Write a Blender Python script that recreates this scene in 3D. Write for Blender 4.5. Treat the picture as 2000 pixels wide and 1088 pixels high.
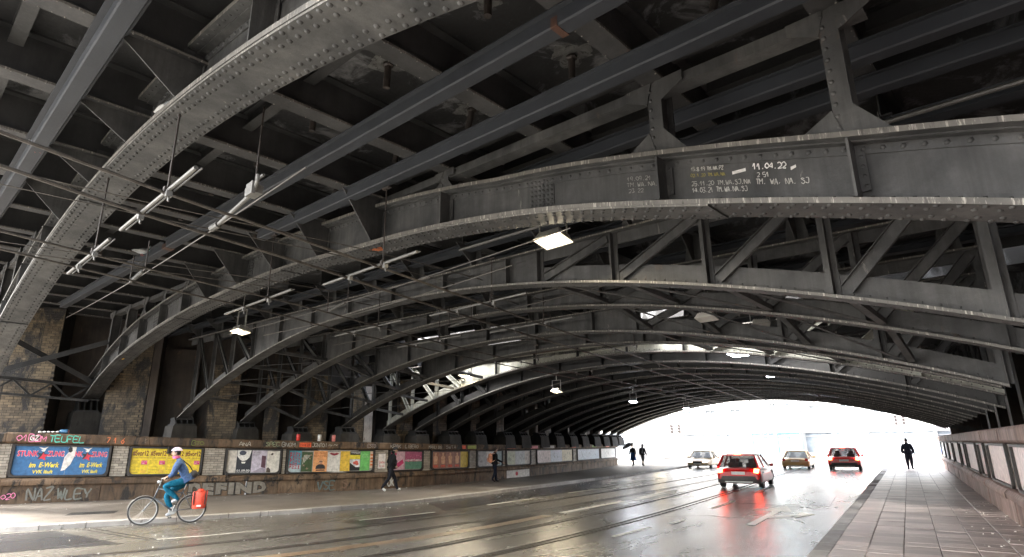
import bpy, math, random
from math import radians as RA, sin, cos, pi, sqrt, atan2, hypot
from mathutils import Vector, Matrix, Euler
random.seed(7)
SC = bpy.context.scene
for _o in list(bpy.data.objects):
    bpy.data.objects.remove(_o)
COL = SC.collection

# ---------------------------------------------------------------- camera
cam_d = bpy.data.cameras.new('camera')
cam = bpy.data.objects.new('camera', cam_d)
COL.objects.link(cam)
cam_d.sensor_width = 36.0
cam_d.lens = 36.0 * 1150 / 2000
cam_d.clip_start = 0.05
cam_d.clip_end = 2000
_th, _yaw, _roll = RA(15.7346), RA(32.8008), RA(0.6)
_fw = Vector((-sin(_yaw) * cos(_th), cos(_yaw) * cos(_th), sin(_th)))
_rt0 = Vector((cos(_yaw), sin(_yaw), 0))
_up0 = _rt0.cross(_fw)
_rt = _rt0 * cos(_roll) - _up0 * sin(_roll)
_up = _rt0 * sin(_roll) + _up0 * cos(_roll)
cam.matrix_world = Matrix(((_rt.x, _up.x, -_fw.x, 0), (_rt.y, _up.y, -_fw.y, 0), (_rt.z, _up.z, -_fw.z, 1.7), (0, 0, 0, 1)))
SC.camera = cam

# ---------------------------------------------------------------- sky, sun, exposure
world = bpy.data.worlds.new('World')
SC.world = world
world.use_nodes = True
_nt = world.node_tree
_bg = _nt.nodes['Background']
_sky = _nt.nodes.new('ShaderNodeTexSky')
_sky.sky_type = 'NISHITA'
_sky.sun_disc = False
SUN_EL, SUN_AZ = RA(50), RA(228)          # azimuth from +Y towards +X
_sky.sun_elevation = SUN_EL
_sky.sun_rotation = SUN_AZ
_sky.dust_density = 6.0
_sky.air_density = 1.0
_hsv = _nt.nodes.new('ShaderNodeHueSaturation')
_hsv.inputs['Saturation'].default_value = 0.35
_nt.links.new(_sky.outputs[0], _hsv.inputs['Color'])
_nt.links.new(_hsv.outputs[0], _bg.inputs['Color'])
_bg.inputs['Strength'].default_value = 0.15
sun_d = bpy.data.lights.new('sun', 'SUN')
sun_d.energy = 1.5
sun_d.angle = RA(25)
sun_d.color = (1.0, 0.96, 0.9)
sun = bpy.data.objects.new('sun', sun_d)
COL.objects.link(sun)
_sd = Vector((sin(SUN_AZ) * cos(SUN_EL), cos(SUN_AZ) * cos(SUN_EL), sin(SUN_EL)))
sun.rotation_euler = (-_sd).to_track_quat('-Z', 'Y').to_euler()
sun.location = (0, -40, 60)
SC.view_settings.view_transform = 'Standard'
SC.view_settings.look = 'None'
SC.view_settings.exposure = 3.8
SC.view_settings.gamma = 1.0
SC.view_settings.use_curve_mapping = False
SC.render.engine = 'CYCLES'
SC.cycles.use_denoising = True
SC.cycles.max_bounces = 10
SC.cycles.diffuse_bounces = 6
SC.cycles.glossy_bounces = 4
SC.cycles.sample_clamp_indirect = 8.0
SC.cycles.caustics_reflective = False
SC.cycles.caustics_refractive = False

# ---------------------------------------------------------------- helpers
def lin(c):
    return c
class MB:
    """collects geometry and links it as ONE mesh object"""
    def __init__(s):
        s.v = []; s.f = []; s.m = []
    def quad(s, a, b, c, d, m=0):
        n = len(s.v); s.v += [tuple(a), tuple(b), tuple(c), tuple(d)]; s.f.append((n, n + 1, n + 2, n + 3)); s.m.append(m)
    def poly(s, pts, m=0):
        n = len(s.v); s.v += [tuple(p) for p in pts]; s.f.append(tuple(range(n, n + len(pts)))); s.m.append(m)
    def hexa(s, p, m=0, mf=None):
        """p: 8 corners, bottom 0-3 ccw, top 4-7"""
        n = len(s.v); s.v += [tuple(q) for q in p]
        fs = ((3, 2, 1, 0), (4, 5, 6, 7), (0, 1, 5, 4), (1, 2, 6, 5), (2, 3, 7, 6), (3, 0, 4, 7))
        for i, f in enumerate(fs):
            s.f.append(tuple(n + k for k in f)); s.m.append(m if mf is None else mf.get(i, m))
    def box(s, x0, x1, y0, y1, z0, z1, m=0, mf=None):
        s.hexa([(x0, y0, z0), (x1, y0, z0), (x1, y1, z0), (x0, y1, z0), (x0, y0, z1), (x1, y0, z1), (x1, y1, z1), (x0, y1, z1)], m, mf)
    def obox(s, c, ax, ay, az, m=0):
        """oriented box: centre and half-axis vectors"""
        c, ax, ay, az = Vector(c), Vector(ax), Vector(ay), Vector(az)
        s.hexa([c - ax - ay - az, c + ax - ay - az, c + ax + ay - az, c - ax + ay - az, c - ax - ay + az, c + ax - ay + az, c + ax + ay + az, c - ax + ay + az], m)
    def bar(s, p, q, w, h, up=(0, 0, 1), m=0):
        """bar from p to q, w across, h along up"""
        p, q, up = Vector(p), Vector(q), Vector(up)
        d = (q - p); L = d.length
        if L < 1e-6: return
        d = d / L
        sd = d.cross(up)
        if sd.length < 1e-5: sd = d.cross(Vector((1, 0, 0)))
        sd.normalize(); u = sd.cross(d)
        s.obox((p + q) / 2, d * L / 2, sd * w / 2, u * h / 2, m)
    def tube(s, pts, r, n=8, m=0, cap=True):
        pts = [Vector(p) for p in pts]
        rr = r if isinstance(r, (list, tuple)) else [r] * len(pts)
        base = len(s.v); ref = None
        for i, p in enumerate(pts):
            d = (pts[min(i + 1, len(pts) - 1)] - pts[max(i - 1, 0)])
            if d.length < 1e-9: d = Vector((0, 0, 1))
            d.normalize()
            if ref is None:
                ref = Vector((0, 0, 1)) if abs(d.z) < .9 else Vector((1, 0, 0))
            a = d.cross(ref); a.normalize(); b = d.cross(a); ref = a.cross(d)
            for k in range(n):
                an = 2 * pi * k / n
                s.v.append(tuple(p + a * (rr[i] * cos(an)) + b * (rr[i] * sin(an))))
        for i in range(len(pts) - 1):
            for k in range(n):
                k2 = (k + 1) % n
                s.f.append((base + i * n + k, base + i * n + k2, base + (i + 1) * n + k2, base + (i + 1) * n + k)); s.m.append(m)
        if cap:
            s.f.append(tuple(base + k for k in range(n))[::-1]); s.m.append(m)
            e = base + (len(pts) - 1) * n
            s.f.append(tuple(e + k for k in range(n))); s.m.append(m)
    def lathe(s, prof, c=(0, 0, 0), ax=(0, 0, 1), n=16, m=0):
        """prof: list of (r, h) along axis ax from c"""
        ax = Vector(ax).normalized(); c = Vector(c)
        s.tube([c + ax * h for r, h in prof], [max(r, 1e-4) for r, h in prof], n, m)
    def prism(s, pts, off, m=0, mside=None):
        """polygon pts (3d, planar) extruded by vector off"""
        off = Vector(off); n = len(s.v); k = len(pts)
        P = [Vector(p) for p in pts]
        s.v += [tuple(p) for p in P] + [tuple(p + off) for p in P]
        s.f.append(tuple(n + i for i in range(k))[::-1]); s.m.append(m)
        s.f.append(tuple(n + k + i for i in range(k))); s.m.append(m)
        for i in range(k):
            j = (i + 1) % k
            s.f.append((n + i, n + j, n + k + j, n + k + i)); s.m.append(m if mside is None else mside)
    def ell(s, c, r, nu=14, nv=9, m=0, M=None):
        c = Vector(c); base = len(s.v)
        for j in range(nv + 1):
            ph = -pi / 2 + pi * j / nv
            for i in range(nu):
                th = 2 * pi * i / nu
                p = Vector((r[0] * cos(ph) * cos(th), r[1] * cos(ph) * sin(th), r[2] * sin(ph)))
                if M is not None: p = M @ p
                s.v.append(tuple(c + p))
        for j in range(nv):
            for i in range(nu):
                i2 = (i + 1) % nu
                s.f.append((base + j * nu + i, base + j * nu + i2, base + (j + 1) * nu + i2, base + (j + 1) * nu + i)); s.m.append(m)
    def strip(s, rows, m=0, closed=False):
        """rows: list of equal length point lists (cross-sections) skinned together"""
        n = len(s.v); k = len(rows[0])
        for r in rows: s.v += [tuple(p) for p in r]
        for i in range(len(rows) - 1):
            for j in range(k if closed else k - 1):
                j2 = (j + 1) % k
                s.f.append((n + i * k + j, n + i * k + j2, n + (i + 1) * k + j2, n + (i + 1) * k + j))
                s.m.append(m[j] if isinstance(m, (list, tuple)) else m)
    def mesh(s, name, mats, smooth=False):
        me = bpy.data.meshes.new(name)
        me.from_pydata(s.v, [], s.f)
        mats = mats if isinstance(mats, (list, tuple)) else [mats]
        for q in mats: me.materials.append(q)
        if len(mats) > 1: me.polygons.foreach_set('material_index', s.m)
        if smooth: me.polygons.foreach_set('use_smooth', [True] * len(s.f))
        me.update()
        return me
    def build(s, name, mats, parent=None, loc=None, rz=0.0, smooth=False):
        return link(name, s.mesh(name, mats, smooth), parent, loc, rz)

def link(name, data, parent=None, loc=None, rz=0.0):
    o = bpy.data.objects.new(name, data); COL.objects.link(o)
    if loc is not None: o.location = loc
    o.rotation_euler[2] = rz
    if parent is not None: o.parent = parent
    return o
def tag(o, label=None, cat=None, group=None, kind=None):
    if label: o['label'] = label
    if cat: o['category'] = cat
    if group: o['group'] = group
    if kind: o['kind'] = kind
    return o
def thing(name, label, cat, loc=(0, 0, 0), rz=0.0, group=None):
    return tag(link(name, None, None, loc, rz), label, cat, group)
def struct(o):
    o['kind'] = 'structure'; return o
def stuff(o):
    o['kind'] = 'stuff'; return o
def copy_tree(o, parent=None):
    c = o.copy(); COL.objects.link(c)
    if parent is not None: c.parent = parent
    for ch in list(o.children): copy_tree(ch, c)
    return c
def clean_normals(o):
    pass

# deck frame: s runs along the arch ribs, t across them
E_ = Vector((cos(RA(-10)), sin(RA(-10)), 0)); N_ = Vector((-E_.y, E_.x, 0)); O_ = Vector((-24, 9.8, 0))
RZ = RA(-10)
def P(s, t, z=0.0):
    return O_ + E_ * s + N_ * t + Vector((0, 0, z))
def lerp_table(tb, x):
    if x <= tb[0][0]: return tb[0][1]
    for (a, b), (c, d) in zip(tb, tb[1:]):
        if x <= c: return b + (d - b) * (x - a) / (c - a)
    return tb[-1][1]
def catmull(pts, m=10):
    pts = [Vector(p) for p in pts]
    Q = [pts[0] * 2 - pts[1]] + pts + [pts[-1] * 2 - pts[-2]]
    out = []
    for i in range(1, len(Q) - 2):
        p0, p1, p2, p3 = Q[i - 1:i + 3]
        for k in range(m):
            t = k / m
            out.append(.5 * (2 * p1 + (p2 - p0) * t + (2 * p0 - 5 * p1 + 4 * p2 - p3) * t * t + (3 * p1 - p0 - 3 * p2 + p3) * t ** 3))
    out.append(pts[-1]); return out

# ---------------------------------------------------------------- materials
def nodes(name):
    m = bpy.data.materials.new(name); m.use_nodes = True
    nt = m.node_tree
    return m, nt, nt.nodes['Principled BSDF']
def ramp(nt, fac, stops):
    r = nt.nodes.new('ShaderNodeValToRGB')
    el = r.color_ramp.elements
    while len(el) < len(stops): el.new(.5)
    for e, (p, c) in zip(el, stops):
        e.position = p; e.color = (c, c, c, 1) if not isinstance(c, (tuple, list)) else (c[0], c[1], c[2], 1)
    nt.links.new(fac, r.inputs[0]); return r.outputs[0]
def noise(nt, scale, vec=None, detail=5.0, rough=.6, dist=0.0):
    n = nt.nodes.new('ShaderNodeTexNoise'); n.inputs['Scale'].default_value = scale
    n.inputs['Detail'].default_value = detail; n.inputs['Roughness'].default_value = rough
    n.inputs['Distortion'].default_value = dist
    if vec is not None: nt.links.new(vec, n.inputs['Vector'])
    return n.outputs['Fac']
def mixc(nt, fac, a, b, mode='MIX'):
    x = nt.nodes.new('ShaderNodeMix'); x.data_type = 'RGBA'; x.blend_type = mode
    for s, v in ((0, fac), (6, a), (7, b)):
        if isinstance(v, (int, float)): x.inputs[s].default_value = v
        elif isinstance(v, (tuple, list)): x.inputs[s].default_value = (v[0], v[1], v[2], 1)
        else: nt.links.new(v, x.inputs[s])
    return x.outputs[2]
def math_(nt, op, a, b=0.0):
    x = nt.nodes.new('ShaderNodeMath'); x.operation = op
    for i, v in enumerate((a, b)):
        if isinstance(v, (int, float)): x.inputs[i].default_value = v
        else: nt.links.new(v, x.inputs[i])
    return x.outputs[0]
def wpos(nt, scl=None):
    g = nt.nodes.new('ShaderNodeNewGeometry')
    if scl is None: return g.outputs['Position']
    mp = nt.nodes.new('ShaderNodeMapping'); mp.inputs['Scale'].default_value = scl
    nt.links.new(g.outputs['Position'], mp.inputs['Vector']); return mp.outputs[0]
def bump(nt, b, h, strength=.3, dist=.01):
    x = nt.nodes.new('ShaderNodeBump'); x.inputs['Strength'].default_value = strength; x.inputs['Distance'].default_value = dist
    nt.links.new(h, x.inputs['Height']); nt.links.new(x.outputs[0], b.inputs['Normal'])
def plain(name, c, rough=.6, metal=0.0, vary=.25, scale=8.0, bmp=0.0, emit=None, spec=None):
    """one paint or cloth: colour broken up by two scales of noise"""
    m, nt, b = nodes(name)
    if vary > 0:
        v = wpos(nt)
        f = noise(nt, scale, v, 6, .65)
        dk = tuple(x * (1 - vary) for x in c); lt = tuple(min(1, x * (1 + vary)) for x in c)
        col = ramp(nt, f, [(.3, dk), (.7, lt)])
        nt.links.new(col, b.inputs['Base Color'])
        r = ramp(nt, noise(nt, scale * 3, v), [(.3, max(0, rough - .1)), (.7, min(1, rough + .1))])
        nt.links.new(r, b.inputs['Roughness'])
        if bmp: bump(nt, b, f, bmp)
    else:
        b.inputs['Base Color'].default_value = (*c, 1); b.inputs['Roughness'].default_value = rough
    b.inputs['Metallic'].default_value = metal
    if spec is not None: b.inputs['Specular IOR Level'].default_value = spec
    if emit:
        b.inputs['Emission Color'].default_value = (*emit[0], 1); b.inputs['Emission Strength'].default_value = emit[1]
    return m
def weathered(name, c1, c2, c3=None, th=.62, sc=2.0, rough=(.5, .8), streak=0.0, fine=30.0, bmp=.25, metal=0.0, isl=0.0, stain=None, bd=.01):
    """two-tone base, stains of c3 above a noise threshold, optional vertical streaks, optional variation per loose piece"""
    m, nt, b = nodes(name)
    v = wpos(nt)
    f1 = noise(nt, sc, v, 8, .62, .3)
    col = ramp(nt, f1, [(.32, c1), (.68, c2)])
    f2 = noise(nt, fine, v, 4, .7)
    col = mixc(nt, .55, col, ramp(nt, f2, [(.25, .45), (.75, 1.0)]), 'MULTIPLY')
    if isl > 0:
        g = nt.nodes.new('ShaderNodeNewGeometry'); oi = nt.nodes.new('ShaderNodeObjectInfo')
        rnd = math_(nt, 'FRACT', math_(nt, 'ADD', g.outputs['Random Per Island'], oi.outputs['Random']))
        col = mixc(nt, isl, col, ramp(nt, rnd, [(0, .25), (.5, .85), (1, 1.5)]), 'MULTIPLY')
    if c3 is not None:
        f3 = noise(nt, sc * 1.7, wpos(nt, (1, 1, .45)), 9, .68, .6)
        col = mixc(nt, ramp(nt, f3, [(th, 0.0), (th + .09, 1.0)]), col, c3)
    if streak > 0:
        f4 = noise(nt, 5.0, wpos(nt, (1, 1, .07)), 6, .7)
        col = mixc(nt, streak, col, ramp(nt, f4, [(.38, .25), (.62, 1.15)]), 'MULTIPLY')
    if stain is not None:
        f5 = noise(nt, sc * 3.1, wpos(nt, (1, 1, .25)), 9, .7, 1.0)
        col = mixc(nt, ramp(nt, f5, [(stain[1], 0.0), (stain[1] + .06, .85)]), col, stain[0])
    nt.links.new(col, b.inputs['Base Color'])
    nt.links.new(ramp(nt, f2, [(.2, rough[0]), (.8, rough[1])]), b.inputs['Roughness'])
    b.inputs['Metallic'].default_value = metal
    if bmp: bump(nt, b, math_(nt, 'ADD', f2, math_(nt, 'MULTIPLY', f1, 1.5)), bmp, bd)
    return m

M = {}
M['steel'] = weathered('painted_steel', (.034, .036, .038), (.118, .120, .121), (.12, .085, .066), .64, 1.5, (.52, .8), .5, 24, .3, .0, stain=((.30, .29, .27), .65))
M['steel_pale'] = weathered('pale_skylit_steel', (.40, .41, .36), (.60, .61, .55), (.20, .12, .07), .64, 1.6, (.42, .7), .3, 24, .2)  # paler copy of the steel, putting the roof gap's daylight into the colour
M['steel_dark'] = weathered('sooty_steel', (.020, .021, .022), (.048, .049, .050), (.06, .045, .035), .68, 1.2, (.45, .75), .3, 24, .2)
M['steel_beam'] = weathered('dark_beam_steel', (.026, .027, .029), (.066, .067, .069), (.085, .055, .04), .66, 1.6, (.45, .75), .3, 26, .2, stain=((.20, .195, .185), .72))
M['steel_blue'] = weathered('blue_grey_steel', (.017, .020, .026), (.034, .040, .050), (.09, .075, .06), .7, .9, (.62, .8), .1, 30, .12)
def flecked():
    m, nt, b = nodes('worn_flange_edge')
    v = wpos(nt)
    f = noise(nt, 2.2, v, 6, .6)
    col = ramp(nt, f, [(.3, (.10, .097, .09)), (.7, (.19, .183, .17))])
    st = noise(nt, 34, wpos(nt, (1, 1, .12)), 4, .7)
    col = mixc(nt, ramp(nt, st, [(.56, 0.0), (.66, .9)]), col, (.52, .50, .46))
    st2 = noise(nt, 22, wpos(nt, (1, 1, .2)), 3, .6)
    col = mixc(nt, ramp(nt, st2, [(.3, .8), (.42, 0.0)]), col, (.05, .048, .044))
    nt.links.new(col, b.inputs['Base Color']); b.inputs['Roughness'].default_value = .6
    bump(nt, b, st, .4, .01)
    return m
M['edge'] = flecked()
M['rust'] = weathered('rusty_steel', (.07, .03, .02), (.14, .065, .04), (.07, .04, .03), .55, 2.0, (.6, .9), .3, 30, .4)
M['deck'] = weathered('sooty_deck_plate', (.009, .009, .010), (.026, .027, .028), (.15, .155, .165), .53, .75, (.5, .8), .0, 20, .2)
M['lime'] = weathered('lime_bloom', (.08, .082, .082), (.19, .195, .195), (.04, .04, .04), .52, 7, (.6, .9), .0, 60, .3)
M['iron'] = weathered('rusty_pipe_iron', (.022, .019, .018), (.05, .038, .032), None, .6, 6, (.5, .8), .0, 40, .3)
M['brick'] = weathered('glazed_clinker_brick', (.125, .093, .056), (.235, .18, .108), (.016, .014, .012), .475, 1.1, (.35, .65), .25, 40, .3, isl=.55, stain=((.42, .43, .44), .66))
M['brick_pale'] = weathered('pale_painted_brick', (.42, .37, .30), (.55, .50, .42), (.10, .08, .06), .64, 3, (.4, .7), .2, 40, .3, isl=.4, stain=((.45, .12, .14), .71))
M['mortar'] = weathered('sooty_mortar', (.02, .018, .016), (.05, .045, .04), None, .6, 5, (.7, .95), .3, 40, .4)
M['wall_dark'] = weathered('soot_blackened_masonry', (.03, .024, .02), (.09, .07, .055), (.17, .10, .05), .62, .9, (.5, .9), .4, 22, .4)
M['stone'] = weathered('grimy_sandstone', (.11, .062, .030), (.25, .17, .105), (.022, .018, .014), .52, 1.6, (.55, .85), .6, 26, .45, isl=.35, stain=((.42, .40, .37), .66))
M['stone_flare'] = weathered('grimy_flare_tinted_sandstone', (.24, .155, .13), (.42, .30, .26), (.08, .05, .045), .62, 1.6, (.5, .8), .6, 26, .4, isl=.3, stain=((.5, .45, .42), .70))  # red lens flare put into the stone colour, over real grime
M['stone_dark'] = weathered('dark_bearing_stone', (.028, .026, .023), (.075, .071, .064), (.02, .018, .016), .58, 1.5, (.55, .85), .5, 26, .4, stain=((.38, .38, .36), .68))
M['board'] = weathered('weathered_poster_board', (.35, .32, .29), (.62, .59, .55), (.16, .11, .08), .62, 3, (.55, .8), .3, 30, .3, stain=((.07, .06, .055), .71))
M['board_r'] = weathered('torn_pale_paper', (.62, .51, .49), (.82, .73, .71), (.33, .2, .18), .63, 2.2, (.5, .8), .3, 30, .3, stain=((.2, .1, .1), .74))
M['frame'] = weathered('black_frame_paint', (.018, .016, .015), (.05, .045, .04), (.2, .18, .16), .68, 4, (.4, .7), .2, 40, .2)
M['kerb'] = weathered('granite_kerb', (.32, .30, .28), (.48, .46, .43), (.08, .075, .07), .60, 3, (.45, .8), .0, 70, .4, isl=.4)
M['slab'] = weathered('worn_paving_slab', (.40, .335, .31), (.55, .47, .435), (.22, .18, .16), .62, 1.1, (.30, .48), .0, 60, .35, isl=.42, stain=((.09, .08, .075), .68))
M['joint'] = weathered('sandy_joint', (.10, .085, .075), (.17, .145, .13), None, .6, 8, (.7, .95), .0, 60, .4)
M['pavement'] = weathered('trodden_asphalt_pavement', (.165, .145, .122), (.265, .235, .20), (.115, .10, .085), .58, .8, (.35, .65), .0, 90, .3, stain=((.09, .08, .07), .73))
M['litter'] = plain('scrap_paper', (.75, .74, .71), .8, 0, .2)
M['paint'] = weathered('worn_road_paint', (.50, .47, .40), (.80, .77, .70), (.12, .11, .095), .60, 7, (.25, .6), .0, 60, .3)
M['paint_y'] = weathered('worn_sealed_strip', (.15, .10, .06), (.25, .18, .11), (.1, .08, .06), .6, 1.5, (.25, .5), .0, 60, .3)
M['rail'] = plain('polished_rail', (.30, .29, .28), .22, 1.0, .3, 20)
M['groove'] = weathered('rail_groove', (.008, .007, .006), (.025, .018, .013), (.10, .08, .06), .74, 2, (.5, .8), .0, 50, .3)
def asphalt(name, c1, c2, r0, r1, grain=.35, wet=(.42, .62)):
    m, nt, b = nodes(name)
    v = wpos(nt)
    f1 = noise(nt, .9, wpos(nt, (1, .35, 1)), 7, .6, .4)
    col = ramp(nt, f1, [(.3, c1), (.7, c2)])
    gr = noise(nt, 60, v, 4, .85)
    col = mixc(nt, .9, col, ramp(nt, gr, [(.3, .35), (.7, 1.5)]), 'MULTIPLY')
    crk = nt.nodes.new('ShaderNodeTexVoronoi'); crk.feature = 'DISTANCE_TO_EDGE'; crk.inputs['Scale'].default_value = .35
    nt.links.new(wpos(nt), crk.inputs['Vector'])
    nt.links.new(col, b.inputs['Base Color'])
    f2 = noise(nt, .55, wpos(nt, (1, .3, 1)), 6, .65, .8)
    rr = ramp(nt, f2, [(wet[0], r0), (wet[1], r1)])
    nt.links.new(rr, b.inputs['Roughness'])
    b.inputs['Specular IOR Level'].default_value = 1.0
    bump(nt, b, math_(nt, 'ADD', gr, math_(nt, 'MULTIPLY', noise(nt, 6, v), .8)), grain, .006)
    return m
M['asphalt'] = asphalt('wet_asphalt', (.086, .080, .066), (.144, .134, .114), .20, .31, .6, (.3, .7))
M['asphalt_dark'] = asphalt('fresh_dark_asphalt_patch', (.026, .025, .024), (.044, .042, .040), .20, .30, .45, (.3, .7))
M['glass'] = plain('glare_paled_window_glass', (.26, .29, .32), .12, 0, .5, .6)  # glare of the overexposed street put into the panes as a paler colour
M['shopglass'] = plain('shop_window_glass', (.22, .25, .28), .08, 0, .6, .5)
M['white'] = plain('white_enamel', (.75, .75, .73), .4, 0, .08)
M['dull'] = plain('dull_grey_fitting', (.17, .17, .165), .55, .3, .3, 12)
M['grey'] = plain('galvanised_grey', (.42, .42, .40), .45, .5, .2, 12)
M['tube'] = plain('pale_grey_insulating_tube', (.10, .10, .095), .45, 0, .3, 14)
M['black'] = plain('matt_black', (.02, .02, .02), .5, 0, .2)
M['wire'] = weathered('grimy_wire', (.05, .045, .04), (.12, .11, .10), (.22, .21, .19), .64, 8, (.35, .6), .0, 50, .2)
M['lamp_on'] = plain('lit_lamp_glass', (1, 1, 1), .3, 0, 0, emit=((1, .84, .56), .16))
M['bulb'] = plain('glowing_bulb', (1, 1, 1), .3, 0, 0, emit=((1, .86, .62), 10.0))
M['lamp_on_cold'] = plain('cold_lit_lamp_glass', (1, 1, 1), .3, 0, 0, emit=((.80, .86, 1.0), 6.0))
_flat = {}
def flat(c, rough=.55):
    k = (round(c[0], 3), round(c[1], 3), round(c[2], 3), rough)
    if k not in _flat:
        _flat[k] = plain('print_%d' % len(_flat), c, rough, 0, .30, 9, .25) if rough < .8 else plain('cloth_%d' % len(_flat), c, rough, 0, .35, 19, .9, None, .12)
    return _flat[k]

# ================================================================ GROUND
g = MB(); g.quad((-300, -200, -.16), (300, -200, -.16), (300, 400, -.16), (-300, 400, -.16))
struct(g.build('ground', M['asphalt_dark']))
KX = [(-30, -34.0), (-12, -27.5), (-4, -23.9), (0.5, -21.4), (5.7, -17.8), (7.5, -16.75), (9.5, -15.75), (11.9, -14.65), (14.0, -13.95), (16, -13.68), (18, -13.62), (24, -13.65), (36, -13.95), (48, -14.5), (60, -15.2), (110, -18)]
_kc = catmull([(x, y, 0) for y, x in KX], 12)
def kerb_x(y):
    for a, b in zip(_kc, _kc[1:]):
        if a.y <= y <= b.y: return a.x + (b.x - a.x) * (y - a.y) / (b.y - a.y)
    return _kc[-1].x if y > _kc[-1].y else _kc[0].x
RK = -1.6
road = MB()
ys = [-30 + 1.0 * i for i in range(141)]
road.strip([[(kerb_x(y) - .3, y, -.12), (RK + .1, y, -.12)] for y in ys])
struct(road.build('road', M['asphalt']))
# darker repair patches, sheets 4 mm above the road
for pts in ([(-18.6, 4.2), (-17.35, 5.75), (-16.85, 6.55), (-13.4, 6.4), (-14.3, 4.7), (-15.2, 3.0)],
            [(-13.6, 15.8), (-11.55, 14.2), (-11.45, 19.0), (-11.35, 26.5), (-13.3, 30.0), (-13.35, 20.0)],
            [(-12.2, 10.9), (-11.2, 10.75), (-11.05, 13.4), (-11.5, 13.7)],
            [(-9.0, 12.2), (-8.5, 12.1), (-8.3, 14.2), (-8.75, 14.4)],
            [(-3.4, 20.5), (-2.2, 20.3), (-2.4, 25.0), (-3.6, 25.3)]):
    p = MB(); p.poly([(x, y, -.116) for x, y in pts]); struct(p.build('road_patch', M['asphalt_dark']))
# joints and cracks between asphalt lots
for pts in ([(-16.77, 7.22), (-15.1, 7.12), (-13.35, 7.05)], [(-16.5, 7.0), (-15.0, 6.93), (-13.4, 6.9)],
            [(-5.6, 15.6), (-4.6, 16.4), (-3.9, 16.2), (-2.9, 17.2)], [(-8.8, 15.4), (-8.2, 14.9), (-7.6, 14.9)], [(-5.4, 19.8), (-4.3, 20.1), (-2.6, 19.6)]):
    p = MB(); p.strip([[(x - .012, y - .02, -.1155), (x + .012, y + .02, -.1155)] for x, y in pts]); struct(p.build('road_joint', M['groove']))

# tram tracks: each rail a steel head beside an open groove, let into the road
def track_x(tb, y): return lerp_table(tb, y)
T1 = [(-4, -16.4), (0, -14.3), (3, -12.85), (5, -11.9), (6, -11.45), (7.5, -11.0), (9, -10.6), (10.5, -10.3), (12.4, -10.02), (15, -9.8), (18.8, -9.6), (22, -9.45), (30, -9.3), (50, -9.3), (110, -11)]
T2 = [(-4, -11.4), (0, -9.9), (3, -8.75), (6, -7.75), (8.5, -7.12), (10.4, -6.9), (13, -6.72), (16.6, -6.62), (20, -6.62), (24.4, -6.68), (29, -6.8), (50, -7.4), (110, -9)]
for tb in (T1, T2):
    cv = catmull([(x, y, 0) for y, x in tb], 10)
    for side in (-1, 1):
        rows_r, rows_g = [], []
        for i, p in enumerate(cv):
            d = (cv[min(i + 1, len(cv) - 1)] - cv[max(i - 1, 0)]).normalized(); n = Vector((d.y, -d.x, 0))
            c = p + n * (side * .7525)
            a, b = c - n * .035, c + n * .035
            rows_r.append([(a.x, a.y, -.1145), (b.x, b.y, -.1145)])
            ga, gb = c - n * side * .17, c + n * side * .12
            rows_g.append([(min(ga.x, gb.x), ga.y if ga.x < gb.x else gb.y, -.1163), (max(ga.x, gb.x), gb.y if ga.x < gb.x else ga.y, -.1163)])
        r = MB(); r.strip(rows_g, 1); r.strip(rows_r, 0)
        struct(r.build('tram_rail', [M['rail'], M['groove']]))
# painted markings
def stripe(pts, w, name='lane_marking', m='paint', z=-.1125):
    p = MB(); cv = [Vector((x, y, 0)) for x, y in pts]; rows = []
    for i, q in enumerate(cv):
        d = (cv[min(i + 1, len(cv) - 1)] - cv[max(i - 1, 0)]).normalized(); n = Vector((d.y, -d.x, 0)) * w / 2
        rows.append([(q.x - n.x, q.y - n.y, z), (q.x + n.x, q.y + n.y, z)])
    p.strip(rows); return struct(p.build(name, M[m]))
stripe([(-13.35, 7.05), (-12.93, 7.84), (-12.57, 9.0)], .10)
stripe([(-12.0, 11.35), (-11.72, 12.5), (-11.49, 13.7)], .10)
stripe([(-11.36, 16.07), (-11.2, 18.66)], .12)
stripe([(-11.27, 21.35), (-11.1, 23.9)], .12)
stripe([(-11.05, 27.5), (-11.1, 31)], .12)
stripe([(-11.2, 35), (-11.4, 39)], .12)
stripe([(-10.9, 3.6), (-9.9, 5.9), (-9.15, 8.0), (-8.65, 10.0), (-8.4, 12.0), (-8.3, 14.5)], .34, 'sealed_strip', 'paint_y', -.1150)
stripe([(-8.25, 15.2), (-8.1, 19.0)], .22, 'lane_marking', 'paint')
stripe([(-8.1, 20.5), (-8.05, 24.5)], .2)
stripe([(-5.0, 18.2), (-5.0, 20.8)], .15)
stripe([(-5.05, 24.5), (-5.1, 28)], .15)
stripe([(-5.3, 11.9), (-5.15, 13.6)], .13)
stripe([(-4.95, 14.4), (-4.9, 15.3)], .13)
for x0, y0, sc_, hd in ((-3.3, 15.0, 1.0, 1), (-7.9, 19.6, .9, 0)):
    p = MB(); z = -.1115
    p.quad((x0 - .09, y0, z), (x0 + .09, y0, z), (x0 + .10, y0 + 3.2 * sc_, z), (x0 - .08, y0 + 3.2 * sc_, z))
    p.poly([(x0 - .38, y0 + 3.2 * sc_, z), (x0 + .40, y0 + 3.2 * sc_, z), (x0 + .01, y0 + 4.9 * sc_, z)])
    if hd:
        p.poly([(x0 + .10, y0 + 1.5, z - .0008), (x0 + .62, y0 + 2.2, z - .0008), (x0 + .62, y0 + 2.7, z - .0008), (x0 + .10, y0 + 2.1, z - .0008)])
        p.poly([(x0 + .62, y0 + 1.75, z), (x0 + 1.0, y0 + 2.9, z), (x0 + .62, y0 + 3.2, z)])
    struct(p.build('lane_arrow', M['paint']))

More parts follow.
